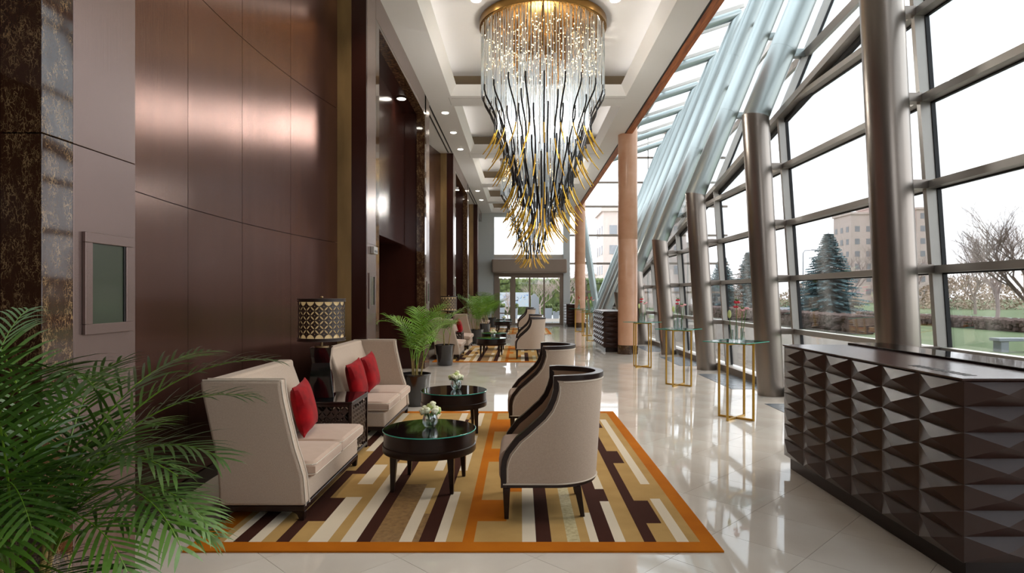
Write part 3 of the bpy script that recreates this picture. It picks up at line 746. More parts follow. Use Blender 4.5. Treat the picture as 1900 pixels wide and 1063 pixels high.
# ------------------------------------------------------------------ rug
def rug(loc, lab, seed, back=None):
    t = tag(empty('striped_rug', loc), lab, 'rug', 'striped rugs under the seating groups')
    X0, X1, Y0, Y1 = -2.10, 1.262, 3.845, 8.46
    O, T, K, B, G, S = 0, 1, 2, 3, 4, 5
    bw = 0.14
    ed = [-1.96, -1.91, -1.85, -1.75, -1.67, -1.575, -1.49, -1.37, -1.242, -1.16, -1.058, -0.968, -0.784, -0.70, -0.656, -0.555, -0.482, -0.375, -0.302, -0.195, -0.10, 0.01, 0.10, 0.20, 0.302, 0.385, 0.448, 0.503, 0.607, 0.677, 0.795, 0.874, 0.98, 1.006, 1.083, 1.115]
    cols = {0: [(0, T)], 1: [(0, K), (5.6, T)], 2: [(0, B), (5.9, T), (7, B)], 3: [(0, K), (5.5, T), (6.4, K), (7.6, T)], 4: [(0, T), (6.5, B), (7.4, T)],
            5: [(0, B), (5.6, T), (6.3, K)], 6: [(0, T), (4.35, B), (6.1, T), (7.0, B)], 7: [(0, T), (4.35, B), (4.85, T), (5.5, B), (6.9, T)], 8: [(0, K), (4.87, T), (5.2, K), (5.8, T), (6.6, K), (7.8, T)],
            9: [(0, T), (5.9, B), (6.3, T), (7.3, K)], 10: [(0, K), (5.85, T), (6.6, K)], 11: [(0, B), (7.9, T)], 12: [(0, G), (5.2, T), (6.0, G), (7.1, T)],
            13: [(0, K), (5.1, T), (5.6, K), (6.1, T), (7.2, K)], 14: [(0, G), (4.5, T), (6.9, B), (7.9, T)], 15: [(0, B), (7.3, T), (7.9, B)], 16: [(0, K), (5.0, T), (5.6, K), (7.0, T), (7.5, K)],
            17: [(0, T)], 18: [(0, O)], 19: [(0, T), (4.35, O), (4.80, T), (5.9, O), (6.4, T), (7.2, O), (7.9, T)], 20: [(0, T), (4.35, O), (4.80, T), (7.2, O), (7.9, T)], 21: [(0, T), (5.0, O), (5.4, T), (7.6, K)],
            22: [(0, K), (5.6, T), (6.5, K)], 23: [(0, B), (6.2, T), (6.8, B), (7.9, T)], 24: [(0, T)], 25: [(0, S), (5.4, T), (6.4, S), (7.2, T)], 26: [(0, T), (7.0, K)], 27: [(0, K), (4.52, T), (5.9, K), (6.9, T)],
            28: [(0, B), (7.9, T)], 29: [(0, K), (4.77, B), (5.07, K), (7.3, T)], 30: [(0, T), (7.0, T)], 31: [(0, B), (7.9, T)], 32: [(0, T), (4.31, B), (4.785, T), (5.85, B), (6.3, T), (7.4, B), (7.8, T)],
            33: [(0, T)], 34: [(0, K), (4.83, T), (5.2, K), (7.9, T)], 35: [(0, T)]}
    cols = {**{k: cols[k] for k in range(6)}, 6: cols[7], **{k: cols[k + 1] for k in range(7, 35)}, 35: [(0, T)]}
    m = MB(); z = 0.012
    def q(x0, x1, y0, y1, mi, zz=z):
        m.mi = mi; m.add([(x0, y0, zz), (x1, y0, zz), (x1, y1, zz), (x0, y1, zz)], [(0, 1, 2, 3)])
    yi0, yi1 = Y0 + bw, Y1 - bw
    xs = ed + [1.155]
    for i in range(len(ed)):
        sg = cols[i]
        for j, (ys, mi) in enumerate(sg):
            a = max(ys, yi0); b = min(sg[j + 1][0] if j + 1 < len(sg) else yi1, yi1)
            if b > a: q(xs[i], xs[i + 1] if i + 1 < len(xs) else 1.155, a, b, mi)
    q(X0, X1, Y0, yi0, O); q(X0, X1, yi1, Y1, O); q(X0, -1.96, yi0, yi1, O); q(1.155, X1, yi0, yi1, O)
    m.mi = 0
    m.add([(X0, Y0, z), (X1, Y0, z), (X1, Y1, z), (X0, Y1, z), (X0, Y0, 0.001), (X1, Y0, 0.001), (X1, Y1, 0.001), (X0, Y1, 0.001)], [(0, 4, 5, 1), (1, 5, 6, 2), (2, 6, 7, 3), (3, 7, 4, 0)])
    m.build('pile', ['rug_orange', 'rug_tan', 'rug_cream', 'rug_brown', 'rug_gold', 'rug_silver'], t, smooth=False, fix=False)
    return t
GO = [0.0, 10.95, 21.4]
rug0 = rug((0, 0, 0), 'orange bordered striped rug under the nearest seating group', 1)
copy_tree(rug0, (0, 10.85, 0), None, 'striped rug under the middle seating group, beyond the first rug')
copy_tree(rug0, (0, 21.4, 0), None, 'striped rug under the farthest seating group near the doors')

# ------------------------------------------------------------------ settee
def cushion(m, x0, x1, y0, y1, z0, z1, crown=0.03, n=7, r=0.03):
    """pillow-topped box with rounded edges"""
    vs = []; fs = []
    def f(u): # edge-dense parameter
        return 0.5 - 0.5 * cos(pi * u)
    N = n
    for s_ in (1, -1):
        for i in range(N + 1):
            for j in range(N + 1):
                u, v = f(i / N), f(j / N); e_ = min(u, 1 - u) * (x1 - x0); g = min(v, 1 - v) * (y1 - y0)
                k = min(1, min(e_, g) / r); k = sqrt(max(0, 1 - (1 - k) ** 2)) if k < 1 else 1
                zz = (z1 + crown * sin(pi * u) * sin(pi * v) if s_ > 0 else z0); zm = (z0 + z1) / 2
                edge = zm + (z1 - zm - r if s_ > 0 else z0 - zm + r)
                vs.append((x0 + (x1 - x0) * u, y0 + (y1 - y0) * v, edge + (zz - edge) * k))
    M = (N + 1) ** 2
    for i in range(N):
        for j in range(N):
            a = i * (N + 1) + j
            fs.append((a, a + N + 1, a + N + 2, a + 1)); fs.append((M + a, M + a + 1, M + a + N + 2, M + a + N + 1))
    per = [i * (N + 1) for i in range(N)] + [N * (N + 1) + j for j in range(N)] + [i * (N + 1) + N for i in range(N, 0, -1)] + [j for j in range(N, 0, -1)]
    for a, b in zip(per, per[1:] + per[:1]): fs.append((a, b, M + b, M + a))
    m.add(vs, fs)
LEFT = [(-2.256, .985), (-2.25, .93), (-2.22, .788), (-2.19, .65), (-2.16, .522), (-2.135, .353), (-2.125, .22), (-2.122, .105)]
RIGHT = [(-1.513, .105), (-1.53, .305), (-1.56, .41), (-1.59, .50), (-1.634, .681), (-1.669, .837), (-1.684, .93), (-1.687, .985)]
def settee(y0, flip, lab):
    """local x as in the room; wing at local y=0 side (or at the far side when flip)"""
    t = tag(empty('settee', (0, y0, 0.012)), lab, 'sofa', 'cream settees along the dark wall')
    LY = 1.45; th = 0.10
    Y = (lambda v: v) if not flip else (lambda v: LY - v)
    def yy(a, b): a, b = Y(a), Y(b); return (min(a, b), max(a, b))
    a, b = yy(0, th)
    MB().prism(LEFT + RIGHT, 'y', a, b).build('wing', 'fabric', t, bevel=0.022, seg=3)
    inner = [(x + (0.13 if z > .8 else 0.15 + (0.8 - z) * 0.12), z) for x, z in LEFT[:6]] + [(-1.9, .105)]
    a, b = yy(th + 0.001, LY)
    MB().prism(LEFT + list(reversed(inner)), 'y', a, b).build('backrest', 'fabric', t, bevel=0.022, seg=3)
    # welt along the wing edges
    for yv in (0.012, th - 0.012):
        m = MB(); m.tube([(x + .002, Y(yv), z) for x, z in RIGHT] + [(-1.70, Y(yv), .988), (-2.24, Y(yv), .988)], 0.0045, n=6); m.build('piping', 'piping', t)
    a, b = yy(th + .001, LY)
    MB().box(-1.99, -1.525, a, b, 0.105, 0.275).build('seat_base', 'fabric', t, bevel=0.018, seg=3)
    for (c, d) in ((th + .004, th + (LY - th) / 2 - .003), (th + (LY - th) / 2 + .003, LY + .01)):
        a, b = yy(c, d)
        m = MB(); cushion(m, -2.0, -1.475, a, b, 0.275, 0.385, 0.03); c_ = m.build('seat_cushion', 'fabric_seat', t)
        for z in (.298, .368):
            m = MB(); m.tube([(-1.95, a + .002, z), (-1.50, a + .002, z), (-1.478, a + .025, z), (-1.478, b - .025, z), (-1.50, b - .002, z), (-1.95, b - .002, z)], 0.0045, n=6); m.build('piping', 'piping', c_)
    m = MB(); m.box(-2.115, -1.52, 0.01, LY - 0.01, 0.062, 0.104); m.build('base_rail', 'dark_wood', t, smooth=False, bevel=0.004, seg=1)
    for x in (-2.09, -1.545):
        for y in (0.035, LY - 0.035):
            sx_ = 1 if x < -1.8 else -1
            m = MB()
            m.prism([(x - .025 * sx_, .063), (x - .02 * sx_, 0), (x + .012 * sx_, 0), (x + .03 * sx_, .04), (x + .07 * sx_, .063)], 'y', y - .022, y + .022)
            m.build('leg', 'dark_wood', t, smooth=False, bevel=0.003, seg=1)
    return t
set_a = settee(4.35, False, 'cream settee nearest the camera, high wing towards the viewer')
set_b = settee(6.95, True, 'cream settee with two red cushions beyond the lamp, nearest group')
for i, w in ((1, 'middle'), (2, 'farthest')):
    copy_tree(set_a, (0, 4.35 + GO[i], 0.012), None, 'cream settee on the near side of the %s seating group' % w)
    copy_tree(set_b, (0, 6.95 + GO[i] + (.2 if i == 1 else 0), 0.012), None, 'cream settee on the far side of the %s seating group' % w)

# ------------------------------------------------------------------ red cushions
def pillow_mesh(S=0.215, T=0.075, N=14):
    vs = []; fs = []
    for s_ in (1, -1):
        for i in range(N + 1):
            for j in range(N + 1):
                u = -1 + 2 * i / N; v = -1 + 2 * j / N
                k = (1 - abs(u) ** 2.6) * (1 - abs(v) ** 2.6)
                pin = 1 - 0.04 + 0.05 * abs(v) ** 3 - 0.09 * (1 - abs(v) ** 2) * abs(u) ** 3 * 1.0
                pin2 = 1 - 0.07 * (1 - abs(u) ** 2) * abs(v) ** 3
                wr = 0.004 * sin(u * 7 + v * 3) * (1 - k)
                vs.append((s_ * (T * k ** 0.5 * (1 if k > 0 else 0) + 0.004) + wr, S * u * pin, S * v * pin2))
    M = (N + 1) ** 2
    for i in range(N):
        for j in range(N):
            a = i * (N + 1) + j; fs.append((a, a + 1, a + N + 2, a + N + 1)); fs.append((M + a, M + a + N + 1, M + a + N + 2, M + a + 1))
    per = [i * (N + 1) for i in range(N)] + [N * (N + 1) + j for j in range(N)] + [i * (N + 1) + N for i in range(N, 0, -1)] + [j for j in range(N, 0, -1)]
    for a, b in zip(per, per[1:] + per[:1]): fs.append((a, b, M + b, M + a))
    m = MB(); m.add(vs, fs); return m.mesh('red_cushion', 'red_velvet')
pm = pillow_mesh()
def pillow(x, y, z, rx, ry, rz, lab, g):
    o = bpy.data.objects.new('red_cushion', pm); COL.objects.link(o); o.location = (x, y, z); o.rotation_euler = (R(rx), R(ry), R(rz))
    tag(o, lab, 'cushion', 'red velvet cushions on the settees')
pillow(-1.87, 5.36, 0.635, 4, -12, 5, 'red velvet cushion on the nearest settee', 0)
pillow(-1.87, 7.08, 0.635, 6, -12, -6, 'red velvet cushion on the two cushion settee, left one', 0)
pillow(-1.85, 7.62, 0.66, 6, -12, -5, 'red velvet cushion on the two cushion settee, right one beside its wing', 0)
pillow(-1.84, 7.75 + GO[1], 0.66, 4, -13, 0, 'small looking red cushion on the far settee of the middle group', 1)

# ------------------------------------------------------------------ lattice (overlapping circles cut out of a sheet)
def lattice(nu, nv, side, fn, name, m_, parent, thick=0.004, dia=True, arcn=5):
    """square cells with concave sides; fn(u,v)->point ; u in 0..nu*side, v in 0..nv*side. Cells on a 45 degree grid when dia"""
    m = MB(); a = side
    def cell(cx, cy, rot, s):
        # corners at distance; edges bulge inwards as half lenses
        half = s / 2; pts = []
        c0 = [(-half, -half), (half, -half), (half, half), (-half, half)]
        for k in range(4):
            p, q = c0[k], c0[(k + 1) % 4]
            mx, my = -(p[0] + q[0]) / 2 / half, -(p[1] + q[1]) / 2 / half
            pts.append(p)
            for i in range(arcn + 1):
                t = 0.07 + 0.86 * i / arcn; dpt = 0.118 * s * sin(pi * (t - .07) / .86) ** 0.8 if 0 < i < arcn else 0
                pts.append((p[0] + (q[0] - p[0]) * t + mx * dpt, p[1] + (q[1] - p[1]) * t + my * dpt))
        cr, sr = cos(rot), sin(rot)
        out = [(cx + x * cr - y * sr, cy + x * sr + y * cr) for x, y in pts]
        n = len(out)
        # ring around a small centre diamond opening
        ins = []
        hd = 0.075 * s
        for x, y in pts:
            L = max(abs(x), abs(y)) or 1; ang = math.atan2(y, x)
            k = hd / (abs(cos(ang)) + abs(sin(ang))); ins.append((cos(ang) * k, sin(ang) * k))
        ins = [(cx + x * cr - y * sr, cy + x * sr + y * cr) for x, y in ins]
        m.add([fn(x, y) for x, y in out] + [fn(x, y) for x, y in ins], [(i, (i + 1) % n, (i + 1) % n + n, i + n) for i in range(n)])
    s = a / sqrt(2)
    for i in range(nu):
        for j in range(nv):
            cell((i + .5) * a, (j + .5) * a, pi / 4, s)
            if j < nv - 1: cell(i * a, (j + 1) * a, pi / 4, s)
    return m.build(name, m_, parent, smooth=False, solid=thick, fix=True)

# ------------------------------------------------------------------ side table and lamp
def side_table(loc, lab):
    t = tag(empty('side_table', loc), lab, 'table', 'fretwork side tables between the settees')
    W, D, Hh = 0.65, 0.62, 0.575; p = 0.03
    m = MB()
    for x in (0, W - p):
        for y in (0, D - p): m.box(x, x + p, y, y + p, 0, Hh - 0.02)
    for z in (0.03, Hh - 0.05):
        m.box(p, W - p, 0, p * .7, z, z + .03); m.box(p, W - p, D - p * .7, D, z, z + .03); m.box(0, p * .7, p, D - p, z, z + .03); m.box(W - p * .7, W, p, D - p, z, z + .03)
    m.build('frame', 'dark_wood', t, smooth=False, bevel=0.003, seg=1)
    MB().box(-0.005, W + .005, -0.005, D + .005, Hh - 0.02, Hh - .003).build('top', 'dark_wood', t, smooth=False, bevel=0.003, seg=1)
    MB().box(0.0, W, 0.0, D, Hh - 0.0029, Hh).build('glass_top', 'black_gloss', t, smooth=False)
    a = (W - 2 * p) / 7; nv = 5; z0 = 0.06; zs = (Hh - .05 - z0) / (nv * a)
    lattice(7, nv, a, lambda u, v: (p + u, 0.012, z0 + v * zs), 'fretwork', 'lattice', t)
    lattice(7, nv, a, lambda u, v: (p + u, D - 0.012, z0 + v * zs), 'fretwork', 'lattice', t)
    lattice(7, nv, a, lambda u, v: (W - .012, p + u * (D - 2 * p) / (W - 2 * p), z0 + v * zs), 'fretwork', 'lattice', t)
    lattice(7, nv, a, lambda u, v: (.012, p + u * (D - 2 * p) / (W - 2 * p), z0 + v * zs), 'fretwork', 'lattice', t)
    return t
st = side_table((-2.25, 5.87, 0.012), 'black fretwork cube side table between the two nearest settees')
copy_tree(st, (-2.25, 5.87 + GO[1], 0.012), None, 'black fretwork side table between the settees of the middle group')
copy_tree(st, (-2.25, 5.87 + GO[2], 0.012), None, 'black fretwork side table between the settees of the farthest group')
def lamp(loc, lab):
    t = tag(empty('table_lamp', loc), lab, 'lamp', 'fretwork drum table lamps')
    m = MB(); a = pi / 4
    def sec(r, z): return (r * sqrt(2), z)
    m.lathe([sec(.128, 0), sec(.085, .34), sec(.104, .49)], n=4, a0=a); m.build('body', 'black_gloss', t, smooth=False, bevel=0.002, seg=1)
    MB().lathe([(.07, .49), (.07, .503), (.012, .503), (.012, .56)], n=24).build('neck', 'brass', t)
    r = 0.222; z0, z1 = 0.555, 0.975
    MB().lathe([(r - .012, z0 + .01), (r - .012, z1 - .01)], n=64).build('liner', 'shade_cream', t, solid=0) 
    nu = 16; aa = 2 * pi * r / nu; nv = 4; zz0 = z0 + .03; sc_ = (z1 - z0 - .06) / (nv * aa)
    lattice(nu, nv, aa, lambda u, v: (r * cos(u / r), r * sin(u / r), zz0 + v * sc_), 'fretwork_shade', 'lattice', t, thick=0.004)
    for (za, zb) in ((z0, z0 + .032), (z1 - .032, z1)):
        MB().lathe([(r - .01, za), (r + .012, za), (r + .012, za + .01), (r + .004, za + .014), (r + .004, zb - .012), (r + .012, zb - .008), (r + .012, zb), (r - .01, zb)], n=64).build('shade_band', 'lattice', t)
    m = MB()
    for k in range(3):
        an = k * 2 * pi / 3; m.tube([(0, 0, z1 - .01), ((r - .01) * cos(an), (r - .01) * sin(an), z1 - .01)], .004, n=6)
    m.tube([(0, 0, .5), (0, 0, z1 + .01)], .005, n=6); m.build('harp', 'brass', t)
    MB().lathe([(0.0, z1 + .028), (.014, z1 + .02), (.016, z1 + .01), (.006, z1)], n=16).build('finial', 'brass', t)
    l = bpy.data.lights.new('bulb', 'POINT'); l.energy = 3.5; l.color = (1, .8, .5); l.shadow_soft_size = .04
    o = bpy.data.objects.new('bulb', l); COL.objects.link(o); o.parent = t; o.location = (0, 0, .75)
    return t
la = lamp((-1.99, 6.2, 0.5885), 'black fretwork drum lamp with hourglass base on the nearest side table')
la.rotation_euler.z = R(12)
copy_tree(la, (-1.99, 6.2 + GO[1], 0.5885), R(12), 'black fretwork drum lamp of the middle seating group')
copy_tree(la, (-1.99, 6.2 + GO[2], 0.5885), R(12), 'black fretwork drum lamp of the farthest seating group')

# ------------------------------------------------------------------ coffee tables and flower bowls
def coffee_table(loc, rz, lab):
    t = tag(empty('coffee_table', loc, rz), lab, 'table', 'round dark coffee tables')
    MB().lathe([(0.36, .285), (.383, .29), (.388, .30), (.388, .345), (.379, .35), (.379, .455), (.372, .459), (.05, .459)], n=72).build('apron', 'dark_wood', t)
    MB().lathe([(.02, .4595), (.384, .4595), (.387, .462), (.387, .467), (.384, .4695), (.02, .4695)], n=72).build('glass_top', 'black_gloss', t)
    MB().lathe([(.3865, .4605), (.3885, .4615), (.3885, .4675), (.3865, .4685)], n=72).build('glass_rim', 'glass_edge', t)
    for k in range(4):
        an = pi / 4 + k * pi / 2; x, y = .33 * cos(an), .33 * sin(an); x2, y2 = .345 * cos(an), .345 * sin(an)
        MB().taper((x2, y2, 0), .014, (x, y, .30), .028).build('leg', 'dark_wood', t, smooth=False, bevel=0.003, seg=1)
    return t
ct = coffee_table((-.765, 5.21, 0.012), R(-6), 'round dark coffee table nearest the camera')
ct2 = (-.785, 7.3, 0.012)
copy_tree(ct, ct2, R(10), 'round dark coffee table behind the nearest one, partly beyond the rug')
rose_rnd = random.Random(5)
def rose(m, c, r):
    for q in range(9):
        an = rose_rnd.uniform(0, 2 * pi); el = rose_rnd.uniform(0.1, 1.3); rr = r * .55
        m.sphere((c[0] + rr * cos(an) * cos(el), c[1] + rr * sin(an) * cos(el), c[2] + rr * sin(el)), r * .55, n=7, m=5, sc=(1, 1, .8))
    m.sphere(c, r * .8, n=8, m=6)
def flower_bowl(loc, lab):
    t = tag(empty('flower_bowl', loc), lab, 'flower vase', 'small bowls of white roses on the coffee tables')
    MB().lathe([(.02, 0), (.045, .006), (.064, .04), (.066, .065), (.056, .10), (.05, .112), (.046, .112), (.052, .098), (.060, .065), (.056, .03), (.02, .012)], n=32).build('glass_bowl', 'thin_glass', t)
    m = MB()
    for k in range(8):
        an = k * pi / 4; m.tube([(.01 * cos(an), .01 * sin(an), .015), (-.03 * cos(an), -.03 * sin(an), .12)], .004, n=5)
    m.build('stems', 'stem_green', t)
    pos = [(0, 0, .175), (.05, .0, .15), (-.05, .01, .152), (.02, .05, .15), (-.02, -.05, .148), (.045, -.045, .14), (-.045, .05, .14), (-.055, -.04, .138), (.02, .0, .19), (.065, .035, .135)]
    for k, p in enumerate(pos):
        m = MB(); rose(m, p, .032); m.build('rose', 'petal_white' if k % 3 else 'petal_green', t)
    m = MB()
    for k in range(10):
        an = k * 2 * pi / 10; m.add([(.03 * cos(an), .03 * sin(an), .115), (.075 * cos(an + .2), .075 * sin(an + .2), .125), (.09 * cos(an), .09 * sin(an), .11), (.075 * cos(an - .2), .075 * sin(an - .2), .12)], [(0, 1, 2, 3)])
    m.build('leaves', 'stem_green', t)
    return t
fb = flower_bowl((-.765, 5.24, .4815), 'glass bowl of white roses on the nearest coffee table')
copy_tree(fb, (-.765, 7.36, .4815), 1.0, 'glass bowl of white roses on the second coffee table')
for i, w in ((1, 'middle'), (2, 'farthest')):
    copy_tree(ct, (-.765, 5.21 + GO[i], .012), R(-6), 'near round coffee table of the %s seating group' % w)
    copy_tree(ct, (-.785, 7.3 + GO[i], .012), R(10), 'far round coffee table of the %s seating group' % w)
    copy_tree(fb, (-.765 + .05, 5.24 + GO[i], .4815), .5, 'bowl of white roses on the near coffee table of the %s group' % w)

# ------------------------------------------------------------------ armchairs
def armchair(loc, lab):
    t = tag(empty('barrel_armchair', loc), lab, 'armchair', 'cream barrel armchairs with dark wooden trim')
    HW = 0.325
    prof = [(0.0, .365), (0.008, .42), (0.03, .475), (.10, .565), (.16, .615), (.22, .67), (.28, .725), (.325, .785), (.355, .854), (.372, .92), (.372, .965), (.365, 1.0)]
    # upper front edge (leaning path), as x(z): shell columns start at front edge
    # plan path parameterised by s: straight side then half ellipse to the rear
    def plan(x, off, flare=0.0):
        """points of the U from x on the near side (y<0) at offset off inwards"""
        pass
    SX, RX = 0.36, 0.335
    zb, zt = .245, 1.0
    N = 28
    def upt(a, z, off):
        """a in [-1,1]: -1 near front, 1 far front; returns xy on U (side length SX, then ellipse)"""
        fl = 0.05 * (z - zb) / (zt - zb)
        s = abs(a); Ls = SX; Le = 1.05 * (pi / 2) * RX * .98; tot = Ls + Le; d = (1 - s) * tot
        rx, ry = RX + fl - off, HW - off + fl * .3
        if d < Ls: x, y = d, ry
        else:
            th = (d - Ls) / Le * pi / 2; x, y = SX + rx * sin(th), ry * cos(th)
        return (x, -y if a < 0 else y)
    def top_h(x):
        for (x0, z0), (x1, z1) in zip(prof, prof[1:]):
            if x0 <= x <= x1 and x1 > x0: return z0 + (z1 - z0) * (x - x0) / (x1 - x0)
        return zt
    As = [-1 + 2 * i / (2 * N) for i in range(2 * N + 1)]
    # denser near arms
    As = sorted(set([round(v, 5) for v in As] + [round(s * (1 - .02 * k), 5) for k in range(22) for s in (-1, 1)]))
    NV = 10
    def skin(off, name, m_):
        m = MB(); vs = []; fs = []
        for a in As:
            x0, _ = upt(a, zb, off); ht = top_h(x0) - .012
            for j in range(NV + 1):
                z = zb + (ht - zb) * j / NV; x, y = upt(a, z, off); vs.append((x, y, z))
        for i in range(len(As) - 1):
            for j in range(NV):
                q = i * (NV + 1) + j; fs.append((q, q + NV + 1, q + NV + 2, q + 1))
        m.add(vs, fs); return m.build(name, m_, t)
    skin(0.0, 'outer_shell', 'fabric'); skin(0.05, 'inner_shell', 'fabric_inner')
    # dark trim following the top edge and down the arm fronts
    def edge(off, lift=0.0):
        e_ = []
        for s in (-1, 1):
            seg = []
            fy = upt(s, zb, off)[1]
            seg.append((0.004, fy, zb - .02)); seg.append((0.004, fy, .33))
            for x, z in prof: seg.append((x + .004, upt(s, z, off)[1] * (1 + .0), z))
            e_.append(seg)
        top = []
        for a in [-1 + 2 * i / 60 for i in range(61)]:
            x, y = upt(a, zt, off)
            if x > .40: top.append((x, y, zt))
        return e_[0] + top + list(reversed(e_[1]))
    pts = edge(0.025)
    m = MB(); ps = [Vector(p) for p in pts]; vs = []; fs = []
    n = len(ps)
    for i, p in enumerate(ps):
        tg = (ps[min(i + 1, n - 1)] - ps[max(i - 1, 0)]).normalized()
        # lateral direction: horizontal outward normal of the plan
        c = Vector((SX, 0, 0))
        out = Vector((0, 1 if p.y > 0 else -1, 0)) if p.x <= SX + .02 else Vector((p.x - SX, p.y * (RX / HW), 0)).normalized()
        out = (out - tg * out.dot(tg)).normalized(); nn = tg.cross(out)
        w, hh = .030, .019
        for a_, b_ in ((-1, -1), (1, -1), (1, 1), (-1, 1)): vs.append(p + out * w * a_ + nn * hh * b_)
    for i in range(n - 1):
        for k in range(4): fs.append((i * 4 + k, i * 4 + (k + 1) % 4, (i + 1) * 4 + (k + 1) % 4, (i + 1) * 4 + k))
    fs += [(3, 2, 1, 0), tuple((n - 1) * 4 + k for k in range(4))]
    m.add(vs, fs); m.build('wooden_trim', 'dark_wood', t, bevel=0.006, seg=2)
    # piping outside beside the trim and along the base
    m = MB(); pp = []
    for a in As:
        x, y = upt(a, zb, -.004); ht = top_h(x)
        pp.append((x, y, zb + .006))
    m.tube(pp, .005, n=6); m.build('piping', 'piping', t)
    for s in (-1, 1):
        m = MB(); q = []
        for (x, z) in [(0, zb + .02)] + prof[:-1]: q.append((x + .032, upt(s, z, -.004)[1], z - .018 if z > .4 else z))
        m.tube(q, .0045, n=6); m.build('piping', 'piping', t)
    m = MB(); q = []
    for a in [-1 + 2 * i / 60 for i in range(61)]:
        x, y = upt(a, .965, -.003)
        if x > .395: q.append((x, y, .972))
    m.tube(q, .0045, n=6); m.build('piping', 'piping', t)
    # base rail
    poly = []
    for a in As: x, y = upt(a, zb, .004); poly.append((x, y))
    poly = [(x, y) for x, y in poly]
    MB().prism(poly, 'z', .222, .246).build('base_rail', 'dark_wood', t, bevel=.003, seg=1)
    # seat cushion
    poly2 = []
    for a in As:
        x, y = upt(a, zb, .056); poly2.append((x, y))
    poly2 = [(-.012, poly2[0][1])] + poly2 + [(-.012, poly2[-1][1])]
    m = MB(); cx = .32
    rings = [(1.0, .248), (1.0, .30), (1.0, .42), (.985, .452), (.94, .472), (.75, .488), (.4, .498), (.01, .50)]
    vs = []; fs = []; L = len(poly2)
    for (k, z) in rings:
        for x, y in poly2:
            bul = -.025 * sin(pi * min(1, max(0, (z - .248) / .23))) if x < .02 else 0
            vs.append((cx + (x - cx) * k + bul, y * k, z))
    for i in range(len(rings) - 1):
        for k in range(L): fs.append((i * L + k, i * L + (k + 1) % L, (i + 1) * L + (k + 1) % L, (i + 1) * L + k))
    fs.append(tuple(reversed(range(L))))
    m.add(vs, fs); m.build('seat_cushion', 'fabric_seat', t)
    for (x, y, dx) in ((.025, -.30, 0), (.025, .30, 0), (.53, -.25, .02), (.53, .25, .02)):
        MB().taper((x + dx * 2, y, 0), .015, (x, y, .224), .026).build('leg', 'dark_wood', t, smooth=False, bevel=.003, seg=1)
    return t
ac = armchair((-.125, 4.70, .012), 'cream barrel armchair nearest the camera')
copy_tree(ac, (-.115, 7.17, .012), None, 'cream barrel armchair right behind the nearest one')
for i, w in ((1, 'middle'), (2, 'farthest')):
    copy_tree(ac, (-.115, 4.70 + GO[i], .012), None, 'near barrel armchair of the %s seating group' % w)
    copy_tree(ac, (-.115, 7.17 + GO[i], .012), None, 'far barrel armchair of the %s seating group' % w)

# ------------------------------------------------------------------ palms
def frond(length, el0, droop, nleaf, leaf, width, rnd, curl=0.0, segs=3, bare=0.22, lf_droop=0.55, start=(0, 0, 0)):
    """mesh verts for a feather frond growing from start along +x, elevation el0 falling by droop"""
    N = 26; p = Vector(start); pts = [p.copy()]; dirs = []
    for i in range(N):
        u = i / N; el = el0 - droop * u ** 1.5; d = Vector((cos(el) * cos(curl * u), cos(el) * sin(curl * u), sin(el))); dirs.append(d); p = p + d * length / N; pts.append(p.copy())
    dirs.append(dirs[-1])
    m = MB(); m.mi = 0
    m.tube(pts, [max(.0016, .0065 * (1 - i / N * .85)) for i in range(N + 1)], n=5)
    m.mi = 1
    for k in range(nleaf):
        u = bare + (1 - bare) * (k + .5) / nleaf; f = u * N; i = min(int(f), N - 1); c = pts[i].lerp(pts[i + 1], f - i); d = dirs[i]
        v = (u - bare) / (1 - bare)
        ll = leaf * (0.55 + 1.0 * sin(pi * min(1, v * .8 + .16)) ** .8) * rnd.uniform(.88, 1.08) * (1 if v < .9 else .75)
        side0 = d.cross(Vector((0, 0, 1)))
        side0 = side0.normalized() if side0.length > 1e-3 else Vector((0, 1, 0))
        nup = side0.cross(d).normalized()
        for s in (-1, 1):
            fw = 0.45 + 0.75 * v + rnd.uniform(-.12, .12)
            dd = (side0 * s + d * fw + nup * rnd.uniform(.1, .4)).normalized()
            q = c.copy(); vs = []; 
            wv = dd.cross(nup).normalized()
            for j in range(segs + 1):
                t_ = j / segs; w = width * (0.55 + .9 * t_) * .5 if t_ < .35 else width * (1 - (t_ - .35) / .65) ** .7 * .5
                if j == segs: vs.append(q.copy())
                else:
                    vs.append(q + wv * w); vs.append(q - wv * w)
                if j < segs:
                    dd = (dd + Vector((0, 0, -1)) * lf_droop * (t_ + .25) * rnd.uniform(.7, 1.2) / segs * 1.4).normalized(); q = q + dd * ll / segs
            fs = [(2 * j, 2 * j + 1, 2 * j + 3, 2 * j + 2) for j in range(segs - 1)] + [(2 * segs - 2, 2 * segs - 1, 2 * segs)]
            m.add(vs, fs)
    return m
